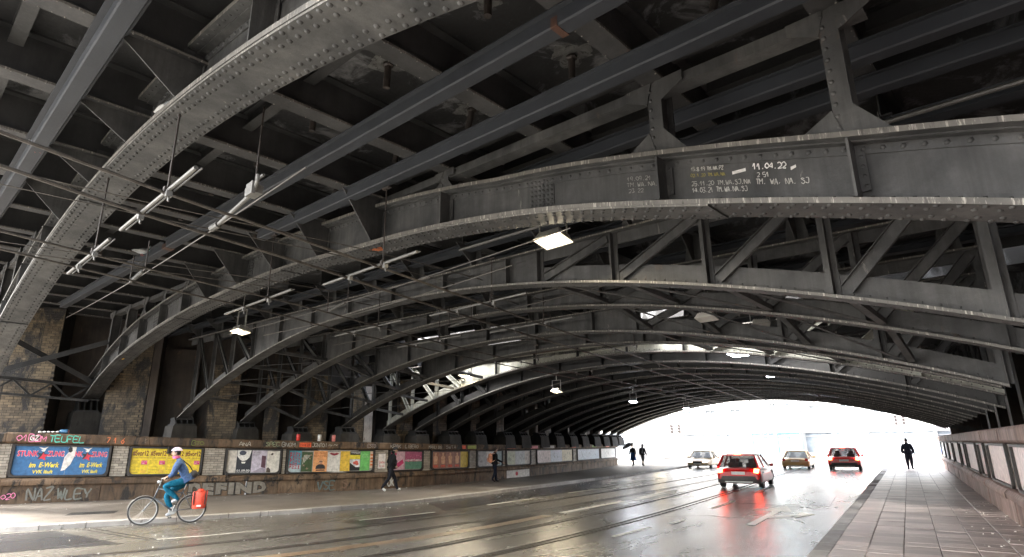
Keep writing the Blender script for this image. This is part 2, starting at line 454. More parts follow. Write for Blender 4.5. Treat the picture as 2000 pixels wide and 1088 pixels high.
# ---- left wall line: points in plan, arc length a, unit normal towards the street
_W = [(-30.5, -0.6), (-28, 3.1), (-24.8, 8.0), (-23.3, 10.3), (-21.6, 12.9), (-19.7, 15.8), (-18.55, 18.0), (-17.95, 20.2), (-17.75, 23.9), (-17.75, 27.8), (-18.0, 31.5), (-18.5, 36), (-19.2, 41.5), (-20, 46.5)]
_wc = catmull([(x, y, 0) for x, y in _W], 40)
_wl = [0.0]
for _a, _b in zip(_wc, _wc[1:]): _wl.append(_wl[-1] + (_b - _a).length)
def wall_pt(a):
    lo, hi = 0, len(_wl) - 1
    if a <= 0: i = 0
    elif a >= _wl[-1]: i = len(_wl) - 2
    else:
        while hi - lo > 1:
            md = (lo + hi) // 2
            if _wl[md] <= a: lo = md
            else: hi = md
        i = lo
    f = (a - _wl[i]) / (_wl[i + 1] - _wl[i])
    p = _wc[i] + (_wc[i + 1] - _wc[i]) * f
    j0, j1 = max(0, i - 6), min(len(_wc) - 1, i + 7)
    t = (_wc[j1] - _wc[j0]).normalized()
    return p, t, Vector((t.y, -t.x, 0))
ZS = [(0, 2.26), (10.3, 2.26), (13.1, 2.14), (16.2, 2.01), (19.7, 1.90), (25.5, 1.75), (32.2, 1.67), (50.9, 1.62)]
def zk(a): return lerp_table(ZS, a) / 2.14
def zmap(z):
    """a taller cap course: the poster zone .765-1.875 squeezed to .765-1.80"""
    if z <= .765: return z
    if z <= 1.875: return .765 + (z - .765) * (1.80 - .765) / 1.11
    return 1.80 + (z - 1.875) * (2.14 - 1.80) / .265
def WL(a, d, z):
    """point on the left wall: arc a, d metres behind the face, z scaled to the wall's local height"""
    z = zmap(z)
    p, t, n = wall_pt(a); q = p - n * d
    return Vector((q.x, q.y, z * zk(a)))
def WLr(a, d, z):
    p, t, n = wall_pt(a); q = p - n * d
    return Vector((q.x, q.y, z))
A_END = _wl[-1]
# right wall runs straight along x = RW, facing -x; a is y
RW = 1.66
def WR(a, d, z): return Vector((RW + d, a, zmap(z) * .90))

# left pavement and kerb
pv = MB(); rows = []
aa = [0 + .5 * i for i in range(int(A_END / .5) + 1)]
for a in aa:
    p, t, n = wall_pt(a); y = p.y
    rows.append([(p.x - .25, p.y, 0.0), (kerb_x(y) - .17, y, 0.0)])
for y in (52, 60, 80, 110): rows.append([(-20 - (y - 46) * .1 - 6, y, 0.0), (kerb_x(y) - .17, y, 0.0)])
rows = [[(-37, -8, 0), (kerb_x(-8) - .17, -8, 0)]] + rows
pv.strip(rows); struct(pv.build('left_pavement', M['pavement']))
kerb_root = thing('granite_kerb', 'long granite kerb with worn stones edging the far left pavement', 'kerb', (kerb_x(4), 4, -.12))
def kstone(x0, y0, x1, y1, w, inner):
    d = Vector((x1 - x0, y1 - y0, 0)).normalized(); n = Vector((-d.y, d.x, 0)) * w * inner
    j = random.uniform(-.004, .006); z1 = 0.004 + j; z0 = -.15
    a = Vector((x0, y0, 0)) + d * .008; b = Vector((x1, y1, 0)) - d * .008
    c = 0.02
    k = MB()
    A, B = a, b; Cc, D = b + n, a + n
    # bevelled street edge
    k.strip([[A + Vector((0, 0, z0)), A + Vector((0, 0, z1 - c)), A + n * .12 + Vector((0, 0, z1)), D + Vector((0, 0, z1)), D + Vector((0, 0, z0))],
             [B + Vector((0, 0, z0)), B + Vector((0, 0, z1 - c)), B + n * .12 + Vector((0, 0, z1)), Cc + Vector((0, 0, z1)), Cc + Vector((0, 0, z0))]])
    for q in ((A, D, 1), (B, Cc, 0)):
        k.poly([q[0] + Vector((0, 0, z0)), q[0] + Vector((0, 0, z1 - c)), q[0] + n * .12 + Vector((0, 0, z1)), q[1] + Vector((0, 0, z1)), q[1] + Vector((0, 0, z0))])
    return k
y = 3.5
while y < 46:
    y1 = y + random.choice((.8, .9, 1.0, 1.1))
    k = kstone(kerb_x(y), y, kerb_x(y1), y1, .18, 1)
    o = k.build('kerb_stone', M['kerb'], kerb_root); o.location = -Vector(kerb_root.location); y = y1
far = MB()
for yy in range(46, 110, 2):
    far.hexa([(kerb_x(yy) - .18, yy, -.15), (kerb_x(yy), yy, -.15), (kerb_x(yy + 2), yy + 2, -.15), (kerb_x(yy + 2) - .18, yy + 2, -.15),
              (kerb_x(yy) - .18, yy, .003), (kerb_x(yy), yy, .003), (kerb_x(yy + 2), yy + 2, .003), (kerb_x(yy + 2) - .18, yy + 2, .003)])
for yy in range(-8, 4, 1):
    y0, y1 = yy, min(yy + 1, 3.5)
    far.hexa([(kerb_x(y0) - .18, y0, -.15), (kerb_x(y0), y0, -.15), (kerb_x(y1), y1, -.15), (kerb_x(y1) - .18, y1, -.15),
              (kerb_x(y0) - .18, y0, .003), (kerb_x(y0), y0, .003), (kerb_x(y1), y1, .003), (kerb_x(y1) - .18, y1, .003)])
o = far.build('far_kerb', M['kerb'], kerb_root); o.location = -Vector(kerb_root.location); stuff(o)

# right pavement: bed, slabs as single pieces out to y = 27, then a sheet
rp = MB(); rp.box(RK + .005, RW + .3, -12, 27.0, -.15, -.012); rp.box(RK + .005, RW + .3, 27.0, 110, -.15, .004)
rpave = struct(rp.build('right_pavement', [M['joint']]))
rf = MB()
for yy in [27.0 + .42 * i for i in range(60)]:
    for c in range(6):
        x0 = -1.312 + c * .494
        off = .2 * (c % 2)
        rf.box(x0 + .006, x0 + .484, yy + off + .006, yy + off + .414, .002, .012 + random.uniform(-.002, .002))
rf_o = stuff(rf.build('paving', M['slab'], rpave))
_sl = {}
yy = 8.4
row = 0
cnt = 0
while yy < 26.95:
    ln = .41
    for c in range(6):
        if cnt >= 296: break
        off = .2 * (c % 2)
        v = random.randrange(4)
        if v not in _sl:
            k = MB(); e = .003
            k.strip([[(e, e, -.03), (e, e, .006), (e + .006, e + .006, .012), (.49 - e - .006, e + .006, .012), (.49 - e, e, .006), (.49 - e, e, -.03)],
                     [(e, ln - e, -.03), (e, ln - e, .006), (e + .006, ln - e - .006, .012), (.49 - e - .006, ln - e - .006, .012), (.49 - e, ln - e, .006), (.49 - e, ln - e, -.03)]])
            k.poly([(e, e, -.03), (e, e, .006), (e + .006, e + .006, .012), (.49 - e - .006, e + .006, .012), (.49 - e, e, .006), (.49 - e, e, -.03)][::-1])
            k.poly([(e, ln - e, -.03), (e, ln - e, .006), (e + .006, ln - e - .006, .012), (.49 - e - .006, ln - e - .006, .012), (.49 - e, ln - e, .006), (.49 - e, ln - e, -.03)])
            _sl[v] = k.mesh('paving_slab', [M['slab']])
        o = link('paving_slab', _sl[v], rpave, (-1.312 + c * .494, yy + off, random.uniform(-.005, .003)))
        o.rotation_euler = (RA(random.uniform(-.5, .5)), RA(random.uniform(-.5, .5)), RA(random.uniform(-.25, .25)))
        cnt += 1
    yy += .41
rkr = thing('right_kerb', 'granite kerb stones edging the slabbed pavement beside the wet road', 'kerb', (RK, 8, -.12))
y = 5.0
while y < 48:
    y1 = y + random.choice((.85, 1.0, 1.1))
    k = kstone(RK, y, RK, y1, .28, -1)
    o = k.build('kerb_stone', M['kerb'], rkr); o.location = -Vector(rkr.location); y = y1
# covers
def cover(name, label, c, pts, m):
    p = MB(); p.prism([(x, y, 0) for x, y in pts], (0, 0, .004), 0)
    for i in range(-3, 4):
        p.box(-.2, .2, i * .05 - .008, i * .05 + .008, .0045, .008)
    return tag(p.build(name, M[m], None, c), label, 'manhole cover')
cover('manhole_cover', 'oval metal cover set in the slabs at the near right pavement', (-.30, 8.95, .0135), [(.23 * cos(2 * pi * i / 24), .23 * sin(2 * pi * i / 24)) for i in range(24)], 'grey')
o = cover('manhole_cover', 'rectangular steel cover in the far left pavement behind the cyclist', (-19.1, 8.25, .0035), [(-.55, -.35), (.55, -.35), (.55, .35), (-.55, .35)], 'stone_dark')
o.rotation_euler[2] = RA(57)
# scraps lying about
lt = MB()
def scrap(x, y, z, s):
    a = random.uniform(0, pi); c, d = cos(a) * s, sin(a) * s
    h = random.uniform(.002, .02)
    lt.hexa([(x - c, y - d, z), (x + d * .6, y - c * .6, z), (x + c, y + d, z), (x - d * .6, y + c * .6, z),
             (x - c * .8, y - d * .8, z + h), (x + d * .5, y - c * .5, z + h * .6), (x + c * .8, y + d * .8, z + h), (x - d * .5, y + c * .5, z + h * .4)])
for i in range(170):
    a = random.uniform(8.5, 34); p, t, n = wall_pt(a)
    f = random.random() ** 2
    w = (kerb_x(p.y) - p.x)
    if random.random() < .5: scrap(p.x + .08 + f * w * .5, p.y, .002, random.uniform(.008, .022))
    else: scrap(kerb_x(p.y) + (random.random() ** 1.5) * 1.0 - .12 * (random.random() < .3), p.y, -.113, random.uniform(.008, .024))
for i in range(34): scrap(random.uniform(-17, -9), random.uniform(5, 9), -.113, random.uniform(.006, .016))
for i in range(90): scrap(RW - .02 - random.random() ** 2 * .9, random.uniform(8.5, 22), .014, random.uniform(.006, .018))
stuff(tag(lt.build('paper_scraps', M['litter']), 'small white scraps scattered on both pavements and along the kerb', 'litter'))

# ================================================================ PLINTH WALLS
def profile_run(mb, F, a0, a1, prof, step=.7, m=0, caps=True):
    """sweep a (d, z) profile along the wall frame F from a0 to a1"""
    n = max(1, int(math.ceil((a1 - a0) / step)))
    rows = [[F(a0 + (a1 - a0) * i / n, d, z) for d, z in prof] for i in range(n + 1)]
    mb.strip(rows, m, closed=True)
    if caps:
        mb.poly(rows[0][::-1], m); mb.poly(rows[-1], m)
BASE = [(0, -.02), (0, .53), (.5, .53), (.5, -.02)]
LEDGE = [(-.07, .532), (-.09, .56), (-.09, .66), (-.03, .74), (.03, .765), (.5, .765), (.5, .532)]
CAP = [(-.02, 1.875), (-.09, 1.90), (-.11, 1.93), (-.11, 2.10), (-.08, 2.14), (2.7, 2.14), (2.7, 1.875)]
BACK = [(.14, .76), (.14, 1.876), (.5, 1.876), (.5, .76)]

def brick_boxes(mb, F, a0, a1, z0, z1, d0, bl=.235, bh=.092, j=.012, depth=.10, ragged=None, zs=1.0):
    """running bond of separate bricks on frame F; d0 is the front face"""
    r = 0; z = z0
    while z + bh * .6 < z1:
        zt = min(z + bh, z1)
        a = a0 - (bl / 2 if r % 2 else 0)
        while a < a1:
            s, e = max(a, a0), min(a + bl, a1)
            if e - s > .03 and (ragged is None or ragged((s + e) / 2, (z + zt) / 2)):
                q = d0 + random.uniform(-.006, .006)
                s2, e2 = s + j / 2, e - j / 2
                mb.hexa([F(s2, q, (z + j / 2) * zs), F(e2, q, (z + j / 2) * zs), F(e2, q + depth, (z + j / 2) * zs), F(s2, q + depth, (z + j / 2) * zs),
                         F(s2, q, (zt - j / 2) * zs), F(e2, q, (zt - j / 2) * zs), F(e2, q + depth, (zt - j / 2) * zs), F(s2, q + depth, (zt - j / 2) * zs)])
            a += bl
        z += bh; r += 1

def plinth(name, label, F, a0, a1, fields, piers, smat, bmat, origin):
    root = thing(name, label, 'wall', origin)
    def add(mb, nm, mat, k=None):
        o = mb.build(nm, mat, root); o.location = -Vector(origin)
        if k: o['kind'] = k
        return o
    back = MB(); profile_run(back, F, a0, a1, BACK); add(back, 'backing_wall', M['mortar'])
    def course(prof, nm, lens):
        a = a0
        while a < a1 - .05:
            b = min(a1, a + random.choice(lens))
            if a1 - b < .4: b = a1
            k = MB(); sh = random.uniform(-.012, .012)
            profile_run(k, F, a + .006, b - .006, [(d + (sh if d < .2 else 0), z) for d, z in prof])
            add(k, nm, M[smat]); a = b
    course(BASE, 'base_stone', (1.1, 1.35, 1.6)); course(LEDGE, 'ledge_stone', (1.6, 2.0, 2.3)); course(CAP, 'cap_stone', (1.5, 1.9, 2.2))
    for p0, p1 in piers:
        b = MB(); brick_boxes(b, F, p0 + .03, p1 - .03, .775, 1.868, .06)
        add(b, 'brick_pier', M[bmat], 'stuff')
    for f0, f1 in fields:
        # recessed board and a dark frame with rounded lower corners, standing proud of the piers
        bd = MB(); profile_run(bd, F, f0 + .05, f1 - .05, [(.05, .80), (.05, 1.85), (.11, 1.85), (.11, .80)]); add(bd, 'poster_board', M['board' if F is WL else 'board_r'])
        fr = MB(); r = .14; pts = []
        L = f1 - f0
        z0, z1 = .79, 1.86
        path = [(f0, z1), (f0, z0 + r)] + [(f0 + r - r * cos(t * pi / 8), z0 + r - r * sin(t * pi / 8)) for t in range(1, 5)] + \
               [(f1 - r + r * sin(t * pi / 8), z0 + r - r * cos(t * pi / 8)) for t in range(0, 5)] + [(f1, z1), (f0, z1)]
        rows = []
        cx, cz = (f0 + f1) / 2, (z0 + z1) / 2
        for (a, z) in path:
            ia = a + (.075 if a < cx else -.075); iz = z + (.06 if z < cz else -.06)
            rows.append([F(a, .045, z), F(a, -.012, z), F(ia, -.012, iz), F(ia, .045, iz)])
        # subdivide long straight runs so the frame follows the curved wall
        out = [rows[0]]
        for ra, rb in zip(rows, rows[1:]):
            out.append(rb)
        fr.strip(out, 0, closed=True); add(fr, 'poster_frame', M['frame'])
    return root
FL = [(7.3, 9.6), (10.30, 13.09), (13.63, 15.95), (16.70, 18.66), (18.84, 22.29), (22.93, 24.72), (25.20, 27.85), (28.45, 30.7), (31.0, 33.7), (34.4, 40.1), (40.9, 45.85), (46.05, 50.6)]
PL = [(a[1], b[0]) for a, b in zip(FL, FL[1:])] + [(4.0, 7.3)]
wall_l = plinth('plinth_wall', 'long sooty stone wall with poster frames along the left pavement', WL, 3.0, A_END, FL, PL, 'stone', 'brick_pale', (-24.8, 8.0, 0))
FR = [(4.2, 8.0), (8.6, 12.4), (13.0, 15.55), (16.3, 19.9), (20.8, 22.4), (23.2, 27.0), (27.8, 30.0), (30.7, 34.4), (35.3, 38.6), (39.4, 42.0), (42.8, 46.2)]
PR = [(a[1], b[0]) for a, b in zip(FR, FR[1:])]
wall_r = plinth('plinth_wall', 'stone wall coloured by a painted red flare, with pale torn boards beside the right pavement', WR, 2.0, 47.0, FR, PR, 'stone_flare', 'brick_pale', (RW, 24, 0))

# ================================================================ ABUTMENTS BEHIND THE PLINTHS
ab = thing('bridge_abutment', 'dark masonry abutment with brick piers behind the long poster wall', 'abutment', tuple(WLr(20, 2.6, 1.6)))
ab_o = Vector(ab.location)
def addab(mb, nm, mat, k=None, smooth=False):
    o = mb.build(nm, mat, ab, None, 0, smooth); o.location = -ab_o
    if k: o['kind'] = k
    return o
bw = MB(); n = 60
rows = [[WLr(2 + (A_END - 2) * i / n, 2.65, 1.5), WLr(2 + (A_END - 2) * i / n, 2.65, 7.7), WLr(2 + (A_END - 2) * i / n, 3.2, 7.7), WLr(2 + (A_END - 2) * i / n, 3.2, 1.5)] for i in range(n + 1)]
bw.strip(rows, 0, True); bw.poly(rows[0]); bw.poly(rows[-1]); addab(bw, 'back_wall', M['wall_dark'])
def pier_core(a0, a1, d0, z1, nm='pier', mat='mortar'):
    b = MB(); e = .012
    b.hexa([WLr(a0, d0 + e, 1.55), WLr(a1, d0 + e, 1.55), WLr(a1, 2.7, 1.55), WLr(a0, 2.7, 1.55), WLr(a0, d0 + e, z1), WLr(a1, d0 + e, z1), WLr(a1, 2.7, z1), WLr(a0, 2.7, z1)])
    return addab(b, nm, M[mat])
def brick_objects(parent, a0, a1, z0, z1, d0, limit, ragged=None, bl=.235, bh=.092, j=.012):
    """each brick its own object, sharing three meshes"""
    ms = []
    for w in (bl, bl / 2):
        k = MB(); h = bh / 2 - j / 2; w2 = w / 2 - j / 2
        k.hexa([(-w2, 0, -h), (w2, 0, -h), (w2, .1, -h), (-w2, .1, -h), (-w2, 0, h), (w2, 0, h), (w2, .1, h), (-w2, .1, h)])
        ms.append(k.mesh('brick', [M['brick']]))
    cnt = 0; r = 0; z = z0
    while z + bh < z1 and cnt < limit:
        a = a0 - (bl / 2 if r % 2 else 0)
        while a < a1 - .05:
            s, e = max(a, a0), min(a + bl, a1); wd = e - s
            if wd > .09 and (ragged is None or ragged((s + e) / 2, z)):
                ms_i = 0 if wd > bl * .8 else 1
                p, t, nn = wall_pt((s + e) / 2)
                q = WLr((s + e) / 2, d0 + random.uniform(-.006, .006), z + bh / 2)
                o = link('brick', ms[ms_i], parent, q - ab_o, atan2(t.y, t.x))
                cnt += 1
                if cnt >= limit: break
            a += bl
        z += bh; r += 1
    return cnt
c1 = pier_core(8.6, 10.72, 1.2, 6.75, 'brick_pier')
brick_objects(c1, 9.35, 10.72, 2.2, 2.2 + .092 * 24.01, 1.2, 175)
for q in c1.children: q.location = Vector(q.location) + Vector((0, 0, 0)); q.location = q.location + ab_o
bb = MB(); brick_boxes(bb, WLr, 8.6, 9.33, 2.2, 6.7, 1.2); brick_boxes(bb, WLr, 9.35, 10.72, 2.2 + .092 * 24, 6.7, 1.2)
o = bb.build('brickwork', M['brick'], c1); stuff(o)
c2 = pier_core(12.30, 13.66, 1.7, 6.2, 'brick_pier')
brick_objects(c2, 12.30, 13.66, 2.1, 2.1 + .092 * 16.01, 1.7, 120)
for q in c2.children: q.location = Vector(q.location) + ab_o
bb = MB(); brick_boxes(bb, WLr, 12.30, 13.66, 2.1 + .092 * 16, 6.1, 1.7, ragged=lambda a, z: a > 12.3 + (z - 3.7) * .45 + random.uniform(-.08, .08)); o = bb.build('brickwork', M['brick'], c2); stuff(o)
for c in (c1, c2): pass
# steel pilaster and further piers, the bricks joined
def pil(a0, a1, d0, z1, mat):
    b = MB(); b.hexa([WLr(a0, d0, 1.55), WLr(a1, d0, 1.55), WLr(a1, 2.7, 1.55), WLr(a0, 2.7, 1.55), WLr(a0, d0, z1), WLr(a1, d0, z1), WLr(a1, 2.7, z1), WLr(a0, 2.7, z1)])
    return addab(b, 'pilaster', M[mat])
pil(13.72, 13.98, 1.35, 6.2, 'wall_dark'); pil(14.0, 15.3, 2.3, 5.6, 'wall_dark')
for a0, a1, d0, z1 in ((15.85, 16.9, 1.0, 4.9), (17.9, 18.5, 1.3, 4.6), (19.4, 20.45, 1.1, 4.6), (21.5, 22.05, .9, 4.6), (23.9, 24.9, 1.0, 4.6), (26.3, 27.3, 1.0, 4.6), (29.2, 30.0, 1.0, 4.6), (31.6, 32.4, 1.0, 4.6), (34.3, 35.2, .9, 4.6), (37.6, 38.6, .9, 4.6), (41.6, 42.8, .9, 4.6), (45.2, 46.4, .9, 4.6)):
    c = pier_core(a0, a1, d0, z1, 'brick_pier')
    bb = MB(); brick_boxes(bb, WLr, a0, a1, 1.75, z1, d0)
    stuff(bb.build('brickwork', M['brick'], c))
pil(22.1, 22.5, .95, 4.2, 'board'); pil(36.0, 36.3, .8, 4.2, 'brick_pale'); pil(47.6, 48.3, .6, 3.6, 'board')
# right abutment
abr = thing('bridge_abutment', 'dark abutment wall with stone piers behind the flare-tinted right wall', 'abutment', (RW + 2.4, 20, 1.6))
def addr(mb, nm, mat):
    o = mb.build(nm, mat, abr); o.location = -Vector(abr.location); return o
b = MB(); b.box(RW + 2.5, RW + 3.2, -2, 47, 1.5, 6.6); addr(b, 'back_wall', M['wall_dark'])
b = MB(); b.box(RW + .5, RW + 2.5, 43.2, 43.9, 1.75, 6.4); addr(b, 'light_block_wall', M['wall_dark'])  # added to block daylight between the last rib foot and the back wall
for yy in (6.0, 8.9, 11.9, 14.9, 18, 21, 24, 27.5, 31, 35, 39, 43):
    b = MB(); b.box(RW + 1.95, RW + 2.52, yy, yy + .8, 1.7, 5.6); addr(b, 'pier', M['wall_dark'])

# ================================================================ STEEL ARCH RIBS
def dome(mb, c, r, up, m=0):
    up = Vector(up).normalized(); a = up.orthogonal().normalized(); b = up.cross(a); c = Vector(c)
    n = len(mb.v)
    for rr, h in ((1.0, 0.0), (.72, .5)):
        for k in range(6): mb.v.append(tuple(c + (a * cos(k * pi / 3) + b * sin(k * pi / 3)) * r * rr + up * r * h))
    mb.v.append(tuple(c + up * r * .72))
    for k in range(6):
        k2 = (k + 1) % 6
        mb.f.append((n + k, n + k2, n + 6 + k2, n + 6 + k)); mb.m.append(m)
        mb.f.append((n + 6 + k, n + 6 + k2, n + 12)); mb.m.append(m)

class Arch:
    def __init__(s, t, s0, za, R, sL, sR):
        s.t, s.s0, s.za, s.R, s.sL, s.sR = t, s0, za, R, sL, sR
    def zb(s, x): return s.za - (s.R - sqrt(max(1e-6, s.R ** 2 - (x - s.s0) ** 2)))
POST0, PSTEP = 24.32, 1.87
def posts_in(a, b):
    k = 0; out = []
    while POST0 + PSTEP * 2 - PSTEP * k > a:
        x = POST0 + PSTEP * 2 - PSTEP * k
        if x < b: out.append(x)
        k += 1
    return out

def sweep_band(mb, A, xs, y0, y1, f0, f1, L, m=0, medge=None):
    """solid band along the arch between heights f0(x) and f1(x), depths y0..y1"""
    rows = [[L(x, y0, f0(x)), L(x, y1, f0(x)), L(x, y1, f1(x)), L(x, y0, f1(x))] for x in xs]
    mm = [m, m, m, medge if medge is not None else m]
    mb.strip(rows, mm, True); mb.poly(rows[0][::-1], m); mb.poly(rows[-1], m)

def DZA(s): return 5.92 - .035 * (s - 19)
def DZB_(s): return 6.17 - .029 * s
def plate_arch(A, label, depth, wf=.52, tf=.42, rivet=1, deck_z=None, brackets=True, bracket_side=-1, mat='steel', nseg=64, chalk=False, group=None, posts=True):
    base = P(A.sL, A.t, A.zb(A.sL))
    root = thing('arch_rib', label, 'bridge arch', base, RZ, group)
    zb0 = base.z
    def L(x, y, z): return Vector((x - A.sL, y, z - zb0))
    xs = [A.sL + (A.sR - A.sL) * i / nseg for i in range(nseg + 1)]
    zt = lambda x: A.zb(x) + depth(x)
    dz = deck_z if deck_z else (lambda x: 9.0)
    S, ED = M[mat], M['edge']
    m = MB(); sweep_band(m, A, xs, 0, wf, lambda x: A.zb(x) - .055, lambda x: A.zb(x), L, 0, 1); m.build('bottom_flange', [S, ED], root)
    # doubling plates under the flange
    for a, b in ((A.sL + 4.2, A.sL + 9.0), (A.sL + 10.5, A.sL + 15.4), (A.sL + 17, A.sR - 3)):
        if rivet and b - a > 1:
            m = MB(); sweep_band(m, A, [a + (b - a) * i / 16 for i in range(17)], .012, wf - .012, lambda x: A.zb(x) - .078, lambda x: A.zb(x) - .054, L, 0, 1); m.build('cover_plate', [S, ED], root)
    m = MB(); sweep_band(m, A, xs, wf / 2 - .012, wf / 2 + .012, lambda x: A.zb(x), lambda x: zt(x) - .03, L); m.build('web', S, root)
    y0, y1 = wf / 2 - tf / 2, wf / 2 + tf / 2
    m = MB(); sweep_band(m, A, xs, y0, y1, lambda x: zt(x) - .04, lambda x: zt(x) + .015, L, 0, 1); m.build('top_flange', [S, ED], root)
    # riveted angles along the web, near side
    m = MB()
    yw = wf / 2 - .012
    sweep_band(m, A, xs, yw - .014, yw, lambda x: A.zb(x) + .001, lambda x: A.zb(x) + .11, L)
    sweep_band(m, A, xs, yw - .10, yw - .0145, lambda x: A.zb(x) + .001, lambda x: A.zb(x) + .018, L)
    sweep_band(m, A, xs, yw - .014, yw, lambda x: zt(x) - .15, lambda x: zt(x) - .041, L)
    sweep_band(m, A, xs, yw - .10, yw - .0145, lambda x: zt(x) - .058, lambda x: zt(x) - .041, L)
    m.build('web_angle', S, root)
    pp = [x for x in posts_in(A.sL + .6, A.sR - .2)]
    # splice plates with rivets
    if rivet:
        m = MB()
        for x in (A.sL + 6.6, A.sL + 13.2, A.sL + 22.5):
            xs2 = [x - .22, x, x + .22]
            sweep_band(m, A, xs2, yw - .012, yw, lambda q: A.zb(q) + .111, lambda q: zt(q) - .151, L)
        m.build('splice_plate', S, root)
        rv = MB()
        st = .15 if rivet == 1 else .2
        x = A.sL + .2
        i = 0
        while x < A.sR - .1:
            off = (i % 2) * st / 2
            low = .055 + (.024 if any(a < x < b for a, b in ((A.sL + 4.2, A.sL + 9.0), (A.sL + 10.5, A.sL + 15.4), (A.sL + 17, A.sR - 3))) else 0)
            for j, yy in enumerate((.05, .15, wf - .15, wf - .05) if rivet == 1 else (.06, wf - .06)):
                xx = x + (st / 2 if j in (1, 2) else 0)
                dome(rv, L(xx, yy, A.zb(xx) - low), .028 if rivet == 1 else .02, (0, 0, -1))
            dome(rv, L(x, yw - .014, A.zb(x) + .06), .026, (0, -1, 0))
            dome(rv, L(x, yw - .014, zt(x) - .10), .026, (0, -1, 0))
            if rivet == 1:
                dome(rv, L(x + .06, y0 + .05, zt(x) - .04), .026, (0, 0, -1)); dome(rv, L(x, y0 + .13, zt(x) - .04), .022, (0, 0, -1))
            x += st; i += 1
        for x in (A.sL + 6.6, A.sL + 13.2, A.sL + 22.5):
            for dx in (-.17, -.10, -.03, .04, .11, .18):
                for f in (.2, .32, .44, .56, .68, .8):
                    z = A.zb(x + dx) + depth(x) * f; dome(rv, L(x + dx, yw - .012, z), .026, (0, -1, 0))
        if rivet:
            for x in pp:
                for f in (.25, .4, .55, .7): dome(rv, L(x + .055, yw - .014, A.zb(x) + depth(x) * f), .026, (0, -1, 0))
        stuff(rv.build('rivet', S, root, smooth=True))
    for x in pp:
        z0, z1 = A.zb(x), zt(x)
        if abs(x - (POST0 - 2 * PSTEP)) < .2 and chalk: continue
        k = MB(); k.box(*(x - A.sL + q for q in (-.011, .011)), .03, yw - .015, z0 - zb0 + .019, z1 - zb0 - .06)
        k.box(x - A.sL - .011, x - A.sL + .09, yw - .027, yw - .0148, z0 - zb0 + .112, z1 - zb0 - .152)
        k.build('stiffener', S, root)
        # triangular bracket plate from the crossbeam down to the lower flange
        if brackets and z1 > dz(x) - .18 and x < POST0 - 2.6 * PSTEP:
            for sd in ((-1,) if bracket_side < 0 else (-1, 1)):
                yb = wf / 2 + sd * .02; yo = -.62 if sd < 0 else wf + .62
                k = MB(); k.prism([L(x + .03, yb, z0 + .02), L(x + .03, .0 if sd < 0 else wf, z0 + .002), L(x + .03, yo, dz(x) - .003), L(x + .03, yb, dz(x) - .003)], (.016, 0, 0))
                k.build('gusset', S, root)
        elif posts and z1 < dz(x) - .12:
            # spandrel post with head and foot gussets
            k = MB(); X = x - A.sL; za_, zb_ = z1 - zb0 + .016, dz(x) - zb0 - .006
            k.box(X - .012, X + .012, wf / 2 - .13, wf / 2 + .13, za_, zb_)
            for yy in (wf / 2 - .145, wf / 2 + .131): k.box(X - .085, X + .085, yy, yy + .014, za_, zb_)
            k.build('spandrel_post', S, root)
            gsz = min(.27, (zb_ - za_) * .42)
            for sd in (-1, 1):
                gg = MB(); yv = wf / 2 - .158
                gg.prism([(X + sd * .02, yv, za_), (X + sd * (.10 + gsz), yv, zt(x + sd * (.10 + gsz)) - zb0 + .016), (X + sd * .09, yv, za_ + gsz)], (0, .012, 0)); gg.build('gusset', S, root)
                gg = MB(); gg.prism([(X + sd * .02, yv, zb_), (X + sd * (.10 + gsz), yv, zb_), (X + sd * (.10 + gsz), yv, zb_ - .12), (X + sd * .09, yv, zb_ - gsz)], (0, .012, 0)); gg.build('gusset', S, root)
            rv = MB()
            q = za_ + .08
            while q < zb_ - .05:
                dome(rv, (X - .05, wf / 2 - .146, q), .024, (0, -1, 0)); q += .12
            if zb_ - za_ > .3: stuff(rv.build('rivet', S, root, smooth=True))
    # tie along the post heads
    lo = [x for x in pp if zt(x) < dz(x) - .12]
    if posts:
        for side in (0, 1):
            q = [x for x in lo if (x < A.s0) == (side == 0)]
            if len(q) >= 2:
                k = MB(); qa, qb = min(q) - .3, max(q) + .3
                k.bar(L(qa, wf / 2, dz(qa) - .122), L(qb, wf / 2, dz(qb) - .122), .20, .015)
                k.bar(L(qa, wf / 2 - .107, dz(qa) - .067), L(qb, wf / 2 - .107, dz(qb) - .067), .014, .13)
                k.build('head_tie', S, root)
    return root, L, zt, yw

